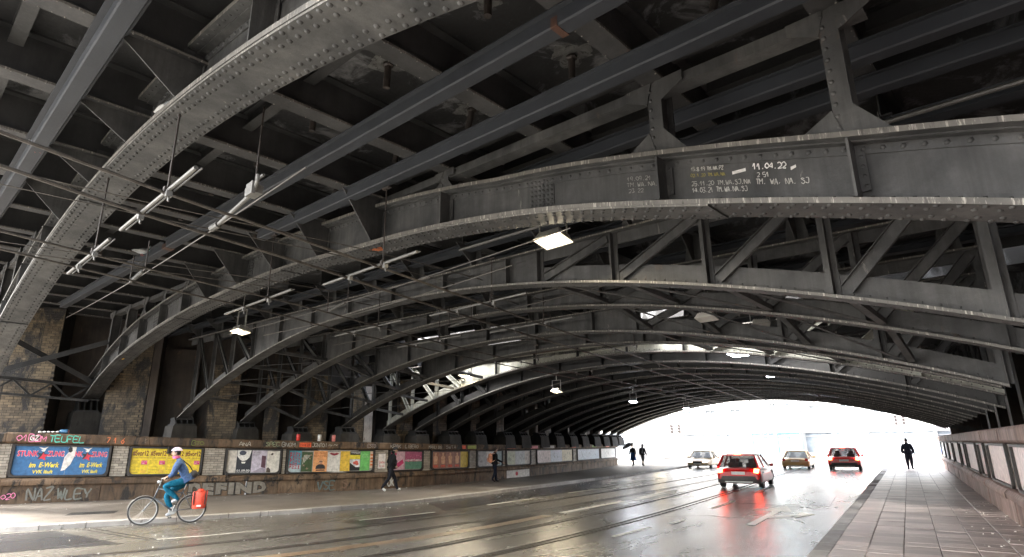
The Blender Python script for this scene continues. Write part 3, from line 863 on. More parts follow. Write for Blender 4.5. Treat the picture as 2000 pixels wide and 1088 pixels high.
def lattice_arch(A, label, ztop, deck_z, wf=.36, mat='steel', rivet=True, group=None, nseg=48, fine=True, plate=None, webm=None):
    base = P(A.sL, A.t, A.zb(A.sL)); root = thing('arch_rib', label, 'bridge arch', base, RZ, group); zb0 = base.z
    def L(x, y, z): return Vector((x - A.sL, y, z - zb0))
    xs = [A.sL + (A.sR - A.sL) * i / nseg for i in range(nseg + 1)]
    S, ED = M[mat], M['edge']
    m = MB(); sweep_band(m, A, xs, 0, wf, lambda x: A.zb(x) - .04, lambda x: A.zb(x), L, 0, 1); m.build('bottom_flange', [S, ED], root)
    yw = wf / 2
    c0, c1 = plate if plate else (A.sL + 5.6, A.sR - 6.6)
    dk = .30
    m = MB()
    sweep_band(m, A, xs, yw - .02, yw + .02, lambda x: A.zb(x), lambda x: min(A.zb(x) + dk, ztop(x) - .03), L); m.build('bottom_chord_web', M[webm] if webm else S, root)
    m = MB(); xc = [c0 + (c1 - c0) * i / 24 for i in range(25)]
    sweep_band(m, A, xc, yw - .012, yw + .012, lambda x: A.zb(x) + .1, lambda x: ztop(x) - .05, L)
    sweep_band(m, A, xc, yw - .034, yw - .0205, lambda x: A.zb(x) + .001, lambda x: A.zb(x) + .09, L)
    sweep_band(m, A, xc, yw - .034, yw - .0205, lambda x: ztop(x) - .13, lambda x: ztop(x) - .031, L)
    m.build('web', M[webm] if webm else S, root)
    e0, e1 = A.sL - .05, A.sR + .1
    xt = [e0 + (e1 - e0) * i / 20 for i in range(21)]
    m = MB(); sweep_band(m, A, xt, yw - .16, yw + .16, lambda x: ztop(x) - .03, ztop, L, 0, 1)
    m.build('top_flange', [S, ED], root)
    m = MB(); sweep_band(m, A, xt, yw - .02, yw + .02, lambda x: max(ztop(x) - .22, A.zb(x) + .01), lambda x: ztop(x) - .031, L); m.build('top_chord_web', S, root)
    # panel points: every 1.6 m outside the solid middle
    left = [c0 - 1.55 * i for i in range(0, 9) if c0 - 1.55 * i > A.sL - .05]
    right = [c1 + 1.62 * i for i in range(0, 9) if c1 + 1.62 * i < A.sR + .02]
    for seq, sg in ((left, -1), (right, 1)):
        for i, x in enumerate(seq):
            X = x - A.sL; za_, zb_ = A.zb(x) - zb0 + .002, ztop(x) - zb0 - .031
            k = MB(); k.box(X - .085, X + .085, yw - .036, yw - .0215, za_, zb_); k.box(X + .005, X + .017, yw - .14, yw - .037, za_, zb_)
            k.build('post', M[webm] if webm else S, root)
            if i + 1 < len(seq):
                x2 = seq[i + 1]
                p = L(x + sg * .16, yw - .048, A.zb(x + sg * .16) + .10); q = L(x2 - sg * .1, yw - .048, ztop(x2) - .10)
                k = MB(); k.bar(p, q, .010, .17, (p - q).cross(Vector((0, 1, 0))))
                up = (q - p).cross(Vector((0, 1, 0))).normalized()
                for e in (-1, 1):
                    k.bar(p + up * e * .08 + Vector((0, -.03, 0)), q + up * e * .08 + Vector((0, -.03, 0)), .05, .010, up)
                k.build('diagonal', M[webm] if webm else S, root)
    # solid middle stiffeners, short deck posts above the top chord
    x = c0 + 1.87
    while x < c1 - .4:
        k = MB(); X = x - A.sL
        k.box(X - .01, X + .01, .03, yw - .035, A.zb(x) - zb0 + .002, ztop(x) - zb0 - .032); k.build('stiffener', S, root); x += 1.87
    dz = deck_z if callable(deck_z) else (lambda x: deck_z)
    if dz(A.s0) - ztop(A.s0) > .12:
        for x in posts_in(A.sL + .4, A.sR - .1):
            X = x - A.sL; za_, zb_ = ztop(x) - zb0 + .001, dz(x) - zb0 - .006
            k = MB(); k.prism([(X - .12, yw - .06, zb_), (X + .12, yw - .06, zb_), (X + .20, yw - .06, za_), (X - .20, yw - .06, za_)], (0, .012, 0))
            k.box(X - .01, X + .01, yw - .3, yw - .061, za_, zb_) if False else None
            k.build('deck_post', S, root)
            gq = MB(); gq.prism([(X - .01, yw - .062, za_), (X - .01, yw - .16, za_), (X - .01, yw - .62, zb_), (X - .01, yw - .062, zb_)], (.014, 0, 0)); gq.build('gusset', S, root)
    if rivet:
        rv = MB(); x = A.sL + .2
        while x < A.sR - .1:
            for yy in (.05, wf - .05): dome(rv, L(x, yy, A.zb(x) - .04), .016, (0, 0, -1))
            dome(rv, L(x, yw - .034 if c0 < x < c1 else yw - .02, A.zb(x) + .05), .015, (0, -1, 0))
            x += .17
        for x in (c0 + .12, c1 - .12, c1 - .3):
            for f in (.15, .28, .41, .54, .67, .8):
                dome(rv, L(x, yw - .012, A.zb(x) + (ztop(x) - A.zb(x)) * f), .015, (0, -1, 0))
        stuff(rv.build('rivet', S, root, smooth=True))
    return root, L

def s_right(t): return (25.9 - .174 * t) / .985
GA = 'steel arch ribs spanning the street'
A1 = Arch(-3.82, 15.5, 5.62, 27.0, -1.0, 26.4)
A2 = Arch(0.0, 11.22, 5.52, 50.04, -1.9, 26.0)
def zb2(x):   # the second rib follows the measured curve, steeper towards its left foot
    tb = [(-1.9, 3.50), (-1.0, 3.86), (0.18, 4.30), (1.6, 4.66), (3.34, 4.97), (6.1, 5.28), (8.6, 5.42), (11.2, 5.46), (13, 5.44), (14.6, 5.35), (16.5, 5.19), (17.4, 5.14), (18.8, 4.99), (19.95, 4.82), (20.9, 4.65), (21.7, 4.46), (22.55, 4.24), (23.8, 3.89), (24.6, 3.64), (25.4, 3.40), (26.2, 3.1)]
    f = lambda q: lerp_table(tb, q)
    return (f(x - .5) + f(x - .25) + f(x) + f(x + .25) + f(x + .5)) / 5
A2.zb = zb2
arch1 = plate_arch(A1, 'nearest arch rib, its broad riveted underside filling the top left corner', lambda x: .72, .55, .44, 1, DZA, True, group=GA, nseg=90)[0]
arch2 = plate_arch(A2, 'big plate arch rib with white chalk dates written on its web', lambda x: lerp_table([(-2, .75), (3.3, .80), (9, .68), (16.5, .70), (20, .55), (22.6, .61), (24.3, .64), (25.4, .69), (26, .70)], x), .52, .42, 1, DZA, True, chalk=True, group=GA, nseg=96)[0]
DZB = DZB_
A3 = Arch(2.47, 13.18, 4.99, 35.18, .98, 25.3); A4 = Arch(4.7, 13.28, 4.94, 33.81, 1.2, 25.1)
A5 = Arch(6.45, 13.45, 4.61, 31.3, 2.2, 24.7); A6 = Arch(8.2, 13.83, 4.50, 31.1, 2.9, 24.5); A7 = Arch(10.0, 14.05, 4.43, 29.95, 3.3, 24.4)
arch3 = lattice_arch(A3, 'lattice arch rib with open triangles just behind the chalked rib', lambda x: 5.75 - .029 * x, DZB, group=GA, plate=(6.55, 18.55))
lattice_arch(A4, 'second lattice arch rib, beyond the one beside the left floodlight', lambda x: 5.62 - .028 * x, DZB, group=GA, plate=(7.0, 18.4))
lattice_arch(A5, 'third lattice arch rib, seen between the middle ribs', lambda x: 5.20 - .017 * x, lambda x: 5.92 - .029 * x, group=GA, plate=(7.6, 18.2))
lattice_arch(A6, 'fourth lattice arch rib, in front of the bright roof gap', lambda x: 5.02 - .012 * x, lambda x: 5.92 - .029 * x, group=GA, plate=(8.0, 18.0))
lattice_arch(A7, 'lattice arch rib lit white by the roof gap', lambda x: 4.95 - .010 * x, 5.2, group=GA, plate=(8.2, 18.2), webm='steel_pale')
FAR = [(11.4, 3.7, 4.28), (13.4, 3.6, 4.28), (15.4, 3.3, 4.27), (17.8, 3.0, 4.27), (19.4, 2.7, 4.28), (21.6, 2.2, 4.28), (23.8, 1.6, 4.30), (26.0, 1.0, 4.34), (28.2, .3, 4.38), (30.6, -.4, 4.43), (32.8, -1.1, 4.48), (34.8, -1.7, 4.53), (36.8, -2.4, 4.60)]
ORD = ['first', 'second', 'third', 'fourth', 'fifth', 'sixth', 'seventh', 'eighth', 'ninth', 'tenth', 'eleventh', 'twelfth', 'last']
for i, (t, sl, za) in enumerate(FAR):
    sr = s_right(t); mid = (sl + sr) / 2; h = (sr - sl) / 2; rise = za - 2.38
    A = Arch(t, mid, za, (h * h + rise * rise) / (2 * rise), sl, sr)
    lab = ('%s plain plate arch rib beyond the roof gap' % ORD[i]) if i < 12 else 'outermost arch rib framing the white daylight at the exit'
    if t < 19:
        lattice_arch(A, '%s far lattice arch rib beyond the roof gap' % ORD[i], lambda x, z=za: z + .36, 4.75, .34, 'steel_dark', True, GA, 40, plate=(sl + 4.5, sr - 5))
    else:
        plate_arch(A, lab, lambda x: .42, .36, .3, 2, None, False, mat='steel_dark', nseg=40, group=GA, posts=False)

# ---- bearings and pedestals under the left feet
def bearing(A, zped, lab, wide=.95):
    b = P(A.sL, A.t + .2, 1.6)
    r = thing('arch_bearing', lab, 'bearing', b, RZ, 'bearings under the left arch feet')
    zb_ = A.zb(A.sL) - 1.6
    ped = MB(); zp = zped - 1.6
    ped.hexa([(-.55, -wide / 2, -.1), (.42, -wide / 2, -.1), (.42, wide / 2, -.1), (-.55, wide / 2, -.1), (-.5, -wide / 2 + .06, zp), (.34, -wide / 2 + .06, zp), (.34, wide / 2 - .06, zp), (-.5, wide / 2 - .06, zp)])
    ped.build('pedestal', M['stone_dark'], r)
    sh = MB(); sh.box(-.42, .30, -.36, .36, zp + .001, zp + .07)
    if zb_ - zp > .15:
        for yy in (-.30, -.1, .1, .3):
            sh.prism([(-.35, yy - .018, zp + .071), (.26, yy - .018, zp + .071), (.10, yy - .018, zb_ - .03), (-.25, yy - .018, zb_ - .03)], (0, .036, 0))
        sh.box(-.30, .16, -.34, .34, zb_ - .10, zb_ - .05)
    sh.build('bearing_shoe', M['steel_dark'], r)
bearing(A2, 3.02, 'tall ribbed bearing on its pedestal under the chalked rib', 1.0)
for A, lab in ((A3, 'bearing on a peeling pale pedestal under the first lattice rib'), (A4, 'bearing block under the second lattice rib'), (A5, 'bearing block under the third lattice rib'), (A6, 'bearing block under the fourth lattice rib'), (A7, 'bearing block under the rib at the roof gap')):
    bearing(A, A.zb(A.sL) - .32, lab)
for i, (t, sl, za) in enumerate(FAR):
    bearing(type('Q', (), {'sL': sl, 't': t, 'zb': staticmethod(lambda x: 2.38)})(), 2.10, 'small bearing under the %s far rib beyond the roof gap' % ORD[i], .8)

# ---- bracing between ribs
def bracing(A, B, lab, xs, dx=0.0):
    b = P(A.sL + 2, A.t + .3, A.zb(A.sL + 2)); r = thing('rib_bracing', lab, 'bracing', b, RZ, 'bracing between the arch ribs')
    def Q(x, AA, y, h): return Vector((x - (A.sL + 2), AA.t + y - A.t - .3, AA.zb(x) + h - b.z))
    for i, x in enumerate(xs):
        k = MB(); k.bar(Q(x, A, .34, .06), Q(x, B, .02, .06), .10, .09); k.build('strut', M['steel'], r)
        if i + 1 < len(xs):
            x2 = xs[i + 1]
            k = MB(); k.bar(Q(x + .1, A, .34, .02), Q(x2 - .1, B, .02, .02), .08, .012); k.build('tie', M['steel'], r)
XL, XR = [2.6, 4.2, 5.8, 7.4], [18.6, 20.2, 21.9, 23.5]
bracing(A3, A4, 'crossed bracing behind the lattice rib beside the left floodlight', XL)
bracing(A3, A4, 'crossed bracing under the lattice rib at the right end', XR)
bracing(A4, A5, 'crossed bracing between second and third lattice ribs, left end', XL)
bracing(A4, A5, 'crossed bracing between second and third lattice ribs, right end', XR)
bracing(A5, A6, 'crossed bracing between third and fourth lattice ribs, left end', [3.6, 5.2, 6.8, 8.4])
bracing(A5, A6, 'crossed bracing between third and fourth lattice ribs, right end', [18.4, 20.0, 21.6, 23.0])
bracing(A6, A7, 'crossed bracing under the roof gap, left end', [4.6, 6.2, 7.8, 9.4])
bracing(A6, A7, 'crossed bracing under the roof gap, right end', [18.4, 20.0, 21.6])
# crossed girder between the feet of the two plate ribs, against the brick piers
b0 = P(-1.5, -3.4, 3.6); xb = thing('cross_bracing', 'crossed flat bars and lattice girder between the plate ribs before the brick pier', 'bracing', b0, RZ)
def XB(s, t, z): return Vector((s + 1.5, t + 3.4, z - 3.6))
k = MB(); k.bar(XB(-.7, -3.3, 3.95), XB(.1, .1, 5.45), .03, .17, (0, 0, 1)); k.build('diagonal', M['steel_dark'], xb)
k = MB(); k.bar(XB(-.66, -3.0, 5.6), XB(-.9, .05, 4.05), .03, .17, (0, 0, 1)); k.build('diagonal', M['steel_dark'], xb)
k = MB(); k.bar(XB(-1.4, -3.4, 4.15), XB(-1.4, .1, 3.95), .10, .10); k.build('top_chord', M['steel_dark'], xb)
k = MB(); k.bar(XB(-1.4, -3.4, 3.62), XB(-1.4, .1, 3.42), .10, .08); k.build('bottom_chord', M['steel'], xb)
for i in range(6):
    u0, u1 = -3.3 + i * .56, -3.3 + (i + 1) * .56
    za_, zb_ = (3.62, 4.12) if i % 2 else (4.12, 3.62)
    k = MB(); k.bar(XB(-1.4, u0, za_ - .03 * i), XB(-1.4, u1, zb_ - .03 * (i + 1)), .05, .06); k.build('lattice_bar', M['steel_dark'], xb)

# ================================================================ BRIDGE DECKS
def ibeam(mb, p, q, w, h, tf=.02, tw=.016, m=0, me=None):
    """I-section from p to q, p/q at the middle of the underside"""
    p, q = Vector(p), Vector(q); d = (q - p).normalized(); sd = d.cross(Vector((0, 0, 1))).normalized(); u = Vector((0, 0, 1))
    c = (p + q) / 2; L = (q - p).length / 2
    if me is None: mb.obox(c + u * tf / 2, d * L, sd * w / 2, u * tf / 2, m)
    else:
        a_, b_, c_, o_ = d * L, sd * w / 2, u * tf / 2, c + u * tf / 2
        mb.hexa([o_ - a_ - b_ - c_, o_ + a_ - b_ - c_, o_ + a_ + b_ - c_, o_ - a_ + b_ - c_, o_ - a_ - b_ + c_, o_ + a_ - b_ + c_, o_ + a_ + b_ + c_, o_ - a_ + b_ + c_], m, {2: me, 4: me})
    mb.obox(c + u * (h - tf / 2), d * L, sd * w / 2, u * tf / 2, m)
    mb.obox(c + u * h / 2, d * L, sd * tw / 2, u * (h / 2 - tf - .001), m)
def deck(lab, t0, t1, z, s0, s1, roofz, origin):
    r = thing('bridge_deck', lab, 'bridge deck', origin, RZ)
    def D(s, t, zz): return Vector(((P(s, t) - P(0, 0)).dot(E_) - (Vector((origin[0], origin[1], 0)) - P(0, 0)).dot(E_), (P(s, t) - P(0, 0)).dot(N_) - (Vector((origin[0], origin[1], 0)) - P(0, 0)).dot(N_), zz - origin[2]))
    return r, D
dA, DA = deck('riveted steel deck over the two plate arch ribs, with drain stubs', -9, 2.2, 5.88, -3, 28, 6.45, tuple(P(12, -3, 5.88)))
dA.location.z = DZA(12); dA.rotation_euler = (0, .035, RZ)
ZA = 5.88; RZA = 6.48
TA0, TA1 = -7.0, 2.05
roof = MB(); c0, c1 = DA(-3.5, TA0, RZA), DA(28.5, TA1, RZA + .5); roof.box(c0.x, c1.x, c0.y, c1.y, c0.z, c1.z); roof.build('deck_plate', M['deck'], dA)
cb = [POST0 + PSTEP * (2 - k) for k in range(17)]
for x in cb:
    k = MB(); ibeam(k, DA(x, TA0, ZA), DA(x, TA1, ZA), .26, RZA - ZA - .002, .03, .016, 0, 1)
    # fillet of flange rivets
    k.build('cross_beam', [M['steel_beam'], M['edge']], dA)
# edge flecks on the crossbeam lower flange
# channel-shaped runners below the cross beams, parallel to the ribs
def runner(t, z, s0, s1, w=.19, h=.16):
    k = MB(); q = [(-w / 2, h), (-w / 2, .018), (-w / 2 + .016, 0), (w / 2 - .016, 0), (w / 2, .018), (w / 2, h)]
    rows = [[DA(s, t + a, z + b) for a, b in q] for s in (s0, s1)]
    k.strip(rows, 0, True); k.poly(rows[0]); k.poly(rows[1][::-1])
    k.box(*sorted((DA(s0, t, 0).x, DA(s1, t, 0).x)), DA(0, t - w / 2 - .06, 0).y, DA(0, t + w / 2 + .06, 0).y, DA(0, 0, z + h - .001).z, DA(0, 0, z + h + .014).z)
    return k.build('stringer', M['steel_blue'], dA)
ZR = 5.70
for t, a, b in ((-4.5, -2, 28), (-1.52, 11.2, 28), (-1.5, .5, 11.0), (-.43, 13.4, 28), (1.0, 3, 28), (1.72, 14, 28), (-5.75, -2, 28)):
    runner(t, ZR, a, b)
k = MB(); c = DA(11.1, -1.52, ZR); k.box(c.x - .09, c.x + .12, c.y - .1, c.y + .1, c.z - .004, c.z + .1); k.build('end_joint', M['rust'], dA)
k = MB(); c = DA(22.35, -1.52, ZR); k.box(c.x - .03, c.x + .05, c.y - .098, c.y + .098, c.z - .004, c.z + .11); k.build('joint_clamp', M['rust'], dA)
# secondary beams hard against the plate
for t in (-5.1, -3.0, -2.35, -1.0, .35, 1.35):
    for x0, x1 in zip(cb[1:], cb):
        k = MB(); ibeam(k, DA(x0 + .135, t, 6.22), DA(x1 - .135, t, 6.22), .15, RZA - 6.22 - .003, .015, .012); k.build('secondary_beam', M['steel_dark'], dA)
# small bright bolts / flecks along the cross beam flanges
rv = MB()
for x in cb:
    for i in range(int((TA1 - TA0) / .11)):
        t = TA0 + .05 + .11 * i
        for e in (-.115, .115):
            if random.random() < .6: dome(rv, DA(x + e, t, ZA), random.uniform(.006, .012), (0, 0, -1))
stuff(rv.build('rivet', M['edge'], dA))
# drain stubs with a lime bloom round each
def drain(s, t, ln=.34, lean=0.0, patch=.26):
    c = DA(s, t, RZA); k = MB(); pts = []
    n = 40
    for i in range(n):
        r = patch * (1 + .16 * sin(3 * 2 * pi * i / n + s * 5) + .10 * sin(7 * 2 * pi * i / n + s * 3)) * random.uniform(.86, 1.10); pts.append((c.x + r * cos(2 * pi * i / n), c.y + r * .9 * sin(2 * pi * i / n), c.z - .002))
    k.prism(pts, (0, 0, -.0025))
    o = k.build('lime_bloom', M['lime'], dA)
    k = MB(); k.tube([c + Vector((0, 0, -.011)), c + Vector((lean * .3, 0, -ln * .5)), c + Vector((lean, 0, -ln))], .045, 10); k.lathe([(.07, -.03), (.07, -.06), (.046, -.075)], c, (0, 0, 1), 10); k.build('drain_pipe', M['iron'], dA)
for i in range(2, 15):
    s = POST0 + PSTEP * (2 - i) + PSTEP * .52
    drain(s, -1.72 + random.uniform(-.06, .06), random.uniform(.30, .40), 0)
    drain(s, -.22 + random.uniform(-.05, .05), random.uniform(.28, .36), random.uniform(-.1, .02))
    if i % 2: drain(s, 1.45, .34, 0)
# white service pipe and a pale duct in the near corner
# second deck over the lattice ribs
k = MB(); c0, c1 = DA(-3.5, 1.4, RZA + .51), DA(28.5, 2.9, RZA + .53); k.box(c0.x, c1.x, c0.y, c1.y, c0.z, c1.z); k.build('joint_cover', M['deck'], dA)  # strip added above both decks to stop daylight leaking through their joint
dB, DB = deck('sooty deck over the lattice arch ribs', 2.3, 8.9, 5.85, -3, 28, 6.2, tuple(P(12, 5.5, 5.85)))
dB.location.z = DZB_(12); dB.rotation_euler = (0, .029, RZ); ZB = 5.85
def boxD(D, s0, s1, t0, t1, z0, z1, nm, mat, root):
    a, b = D(s0, t0, z0), D(s1, t1, z1); k = MB(); k.box(a.x, b.x, a.y, b.y, a.z, b.z); return k.build(nm, M[mat], root)
boxD(DB, -3.5, 28.5, 2.052, 5.6, 6.30, 6.975, 'deck_plate', 'deck', dB); boxD(DB, -3.5, 28.5, 5.602, 8.6, 6.05, 6.45, 'deck_plate', 'deck', dB)
for x in cb:
    k = MB(); ibeam(k, DB(x, 2.2, ZB), DB(x, 5.6, ZB), .24, .448); ibeam(k, DB(x, 5.6, 5.6), DB(x, 8.6, 5.6), .22, .448); k.build('cross_beam', M['steel_dark'], dB)
for t, z, w in ((2.35, 5.70, .2), (3.3, 5.7, .2), (4.1, 5.7, .2), (5.3, 5.55, .2), (7.2, 5.45, .2)):
    k = MB(); ibeam(k, DB(-2, t, z), DB(28, t, z), w, .148 if z > 5.5 else .146); k.build('stringer', M['steel_blue'], dB)
k = MB(); a = DB(16, 2.75, 5.62); k.tube([DB(17, 2.0, 5.62), DB(28, 1.85, 5.62)], .03, 8); k.build('service_pipe', M['tube'], dB)
# fascia girders each side of the daylight gap, then the far deck
dC, DC = deck('low dark deck running over the far ribs to the exit', 9.8, 37, 4.78, -3, 28, 5.2, tuple(P(11, 22, 4.78)))
boxD(DC, -8, 28, 10.30, 11.2, 5.22, 6.49, 'deck_plate', 'deck', dC)
boxD(DC, -9, 28, 11.2, 37.2, 4.78, 5.6, 'deck_plate', 'deck', dC)
boxD(DC, -8, 28, 37.2, 37.5, 4.70, 6.2, 'fascia', 'steel_dark', dC)
boxD(DB, -3.5, 28.5, 8.61, 8.70, 5.6, 6.5, 'fascia', 'steel_dark', dB)
# covers added to trim the gap's daylight to two openings, some rusty sheets
for i, (s0, s1, m) in enumerate(((-3, 4.0, 'deck'), (10.7, 13.1, 'rust'), (13.1, 15.6, 'rust'), (19.9, 28, 'deck'))):
    a, b = DC(s0, 8.9 if 0 < i < 3 else 8.3, 6.5 + .02 * i if i in (0, 3) else 5.9 + .02 * i), DC(s1, 10.4, 6.5 + .02 * i if i in (0, 3) else 5.9 + .02 * i); k = MB(); k.box(a.x, b.x, a.y, b.y, a.z, a.z + .018)
    k.build('gap_cover', M[m], dC)
a, b = DC(10.6, 10.36, 4.82), DC(17.0, 10.5, 4.82); k = MB(); ibeam(k, DC(10.6, 9.86, 4.70), DC(16.6, 9.86, 4.70), .12, .2); k.build('rusty_beam', M['rust'], dC)
for x in cb:
    if -6 < x < 27:
        k = MB(); ibeam(k, DC(x, 11.3, 4.60), DC(x, 37.1, 4.60), .16, .178); k.build('cross_beam', M['steel_dark'], dC)

# ================================================================ FLOODLIGHTS
def floodlight(lab, c, rz, lit, hang, size=1.0, power=0, group='floodlights under the bridge', tilt=-12):
    r = thing('floodlight', lab, 'lamp', c, rz, group)
    T = Matrix.Rotation(RA(tilt), 3, 'X')
    k = MB(); w, d, h = .25 * size, .17 * size, .06 * size
    def X(x, y, z): return T @ Vector((x, y, z))
    k.hexa([X(-w, -d, -h), X(w, -d, -h), X(w, d, -h), X(-w, d, -h), X(-w * .8, -d * .8, h), X(w * .8, -d * .8, h), X(w * .8, d * .8, h), X(-w * .8, d * .8, h)])
    for i in range(-3, 4): k.hexa([X(i * w * .22 - .004, -d * .7, h), X(i * w * .22 + .004, -d * .7, h), X(i * w * .22 + .004, d * .7, h), X(i * w * .22 - .004, d * .7, h)] + [X(i * w * .22 - .004, -d * .6, h + .03), X(i * w * .22 + .004, -d * .6, h + .03), X(i * w * .22 + .004, d * .6, h + .03), X(i * w * .22 - .004, d * .6, h + .03)])
    k.build('housing', M['white' if not lit else 'grey'], r)
    k = MB(); k.hexa([X(-w * 1.04, -d * 1.04, -h - .02), X(w * 1.04, -d * 1.04, -h - .02), X(w * 1.04, d * 1.04, -h - .02), X(-w * 1.04, d * 1.04, -h - .02), X(-w * 1.04, -d * 1.04, -h - .001), X(w * 1.04, -d * 1.04, -h - .001), X(w * 1.04, d * 1.04, -h - .001), X(-w * 1.04, d * 1.04, -h - .001)])
    k.build('lens', M[{0: 'white', 1: 'lamp_on', 2: 'lamp_on_cold'}[lit]], r)
    if lit == 1:
        k = MB(); k.hexa([X(a * w * .45, b * d * .45, -h - .028 + e) for e in (0, .007) for a, b in ((-1, -1), (1, -1), (1, 1), (-1, 1))]); k.build('bulb', M['bulb'], r)
    k = MB()
    for sx in (-1, 1):
        k.bar(X(sx * w * 1.08, 0, -.01), (sx * w * 1.08, 0, hang * .5 + .06), .012, .03, (0, 1, 0)); 
    k.bar((-w * 1.1, 0, hang * .5 + .06), (w * 1.1, 0, hang * .5 + .06), .03, .012); k.tube([(0, 0, hang * .5 + .06), (0, 0, hang)], .014, 6)
    k.build('bracket', M['grey'], r)
    if power:
        ld = bpy.data.lights.new('floodlight_glow', 'AREA'); ld.shape = 'RECTANGLE'; ld.size = w * 1.8; ld.size_y = d * 1.8; ld.energy = power; ld.color = (1.0, .84, .58) if lit == 1 else (.85, .9, 1)
        lo = link('floodlight_glow', ld, r, X(0, 0, -h - .03)); lo.rotation_euler = (RA(tilt), 0, 0)
    return r
floodlight('lit floodlight hanging below the chalked arch rib', P(19.9, 1.35, 4.82), RZ, 1, .95, 1.0, 9)
floodlight('lit floodlight at the left beside the first lattice rib', P(9.0, 1.15, 4.82), RZ, 1, .95, 1.0, 16)
for i, (s, t, z, lit, pw) in enumerate(((11.6, 11.7, 3.66, 1, 22), (10.4, 18.9, 3.66, 2, 20), (9.2, 26.5, 3.66, 2, 0), (9.0, 9.6, 4.3, 1, 25))):  # last floodlight's glow is added, in place of skylight falling on it
    floodlight(('lit far floodlight, warmest of the left row', 'lit cold floodlight in the middle of the left row', 'small lit floodlight nearest the exit in the left row', 'floodlight at the bright roof gap, glow added for skylight')[i], P(s, t, z - .06), RZ, lit, .6, (.72, .62, .6, 1.0)[i], pw * .45)
for i, (s, t, z) in enumerate(((20.4, 5.5, 4.1), (20.9, 6.95, 4.1), (18.9, 10.6, 4.08), (17.7, 16.5, 4.05), (16.2, 25.3, 4.05))):
    floodlight(('white unlit floodlight at the right under the second lattice rib', 'white floodlight tilted behind the third lattice rib at the right', 'white floodlight under the right end of the roof gap', 'cold floodlight in the right row past the roof gap', 'farthest floodlight in the right row')[i], P(s, t, z), RZ + RA((0, 25, -10, 10, 0)[i]), 2 if i in (2, 3, 4) else 0, .7, (.75, .7, .9, .9, .8)[i], 0)

# ================================================================ TRAM OVERHEAD LINE
def wire(pts, lab, r=.016):
    m = MB(); cv = catmull(pts, 6); m.tube(cv, r, 6)
    o = m.build('contact_wire', M['wire']); return tag(o, lab, 'wire', 'tram wires under the bridge')
wire([(-6.1, -6, 4.55), (-6.30, 0, 4.45), (-6.42, 3, 4.4), (-6.46, 4.4, 4.4), (-6.62, 9.4, 4.38), (-6.4, 14, 4.22), (-6.25, 20, 4.1), (-6.35, 30, 4.05), (-7.0, 50, 4.05), (-8.5, 90, 4.6)], 'tram wire farthest right of the four under the bridge', .019)
wire([(-6.7, -6, 4.55), (-7.0, 0, 4.45), (-7.25, 3, 4.4), (-7.35, 5.6, 4.4), (-7.6, 9.6, 4.38), (-7.3, 14, 4.22), (-7.1, 20, 4.1), (-7.2, 30, 4.05), (-7.9, 50, 4.05), (-9.5, 90, 4.6)], 'tram wire second from the right under the bridge', .021)
wire([(-9.0, -6, 4.55), (-9.3, 1, 4.43), (-9.6, 5, 4.4), (-9.73, 7.5, 4.4), (-10.0, 12.3, 4.3), (-9.5, 18, 4.1), (-9.2, 30, 4.05), (-9.5, 50, 4.05), (-11, 90, 4.6)], 'tram wire third from the right under the bridge', .017)
wire([(-9.6, -6, 4.55), (-10.1, 1, 4.43), (-10.54, 5.1, 4.4), (-10.76, 7.6, 4.4), (-11.0, 10, 4.35), (-10.6, 14, 4.2), (-10.3, 18, 4.1), (-10.0, 30, 4.05), (-10.3, 50, 4.05), (-12, 90, 4.6)], 'leftmost tram wire under the bridge', .017)
for i, (dx, dz, tb) in enumerate(((.22, .42, T2), (-.62, .50, T2), (.3, .45, T1), (-.55, .52, T1))):
    pts = [(track_x(tb, max(y_, -4)) + dx + (.35 if tb is T1 else 0), y_, 4.62 + dz - .012 * max(0, y_) + .05 * math.sin(y_ * .9)) for y_ in (-5, -2, 1, 4, 7, 10, 13)]
    m = MB(); m.tube(catmull(pts, 4), .009, 5); tag(m.build('messenger_wire', M['wire']), ('thin upper cable over the right track, right side', 'thin upper cable over the right track, left side', 'thin upper cable over the left track, right side', 'thin upper cable over the left track, left side')[i], 'wire', 'thin cables above the tram wires')
for i, (t, z, a, b) in enumerate(((-2.6, 4.75, 8.0, 19.5), (1.0, 4.72, 8.5, 20.5), (1.35, 4.55, 10, 19.0), (3.7, 4.62, 9.5, 19.8))):
    m = MB(); m.tube([P(a + (b - a) * q / 8, t, z - .10 * math.sin(math.pi * q / 8)) for q in range(9)], .010, 5); tag(m.build('span_wire', M['wire']), ('cross cable under the nearest rib', 'upper cross cable before the first lattice rib', 'lower cross cable before the first lattice rib', 'cross cable behind the first lattice rib')[i], 'wire', 'cross cables of the tram line')
def arm(s0, s1, t, z, top, lab):
    p = P((s0 + s1) / 2, t, z); r = thing('insulated_arm', lab, 'support arm', p, RZ, 'pale tubes carrying the tram wires')
    h = (s1 - s0) / 2
    m = MB(); m.tube([(-h, 0, .035), (h, 0, .035)], .023, 8); m.tube([(-h, .06, .05), (h, .06, .05)], .010, 6); m.build('tube', M['tube'], r)
    m = MB()
    for x in (h * .35,):
        m.tube([(x, 0, .06), (x, 0, top - z)], .012, 6); m.box(x - .09, x + .09, -.03, .03, top - z - .03, top - z)
        m.box(x - .025, x + .025, -.04, .09, .0, .08)
    m.build('hanger', M['iron'], r)
    for x in (-h * .35, h * .4):
        m = MB(); m.box(x - .03, x + .03, -.03, .03, -.05, .012); m.tube([(x, 0, -.05), (x + .02, 0, -.11)], .012, 6)
        m.build('wire_clamp', M['dull'], r)
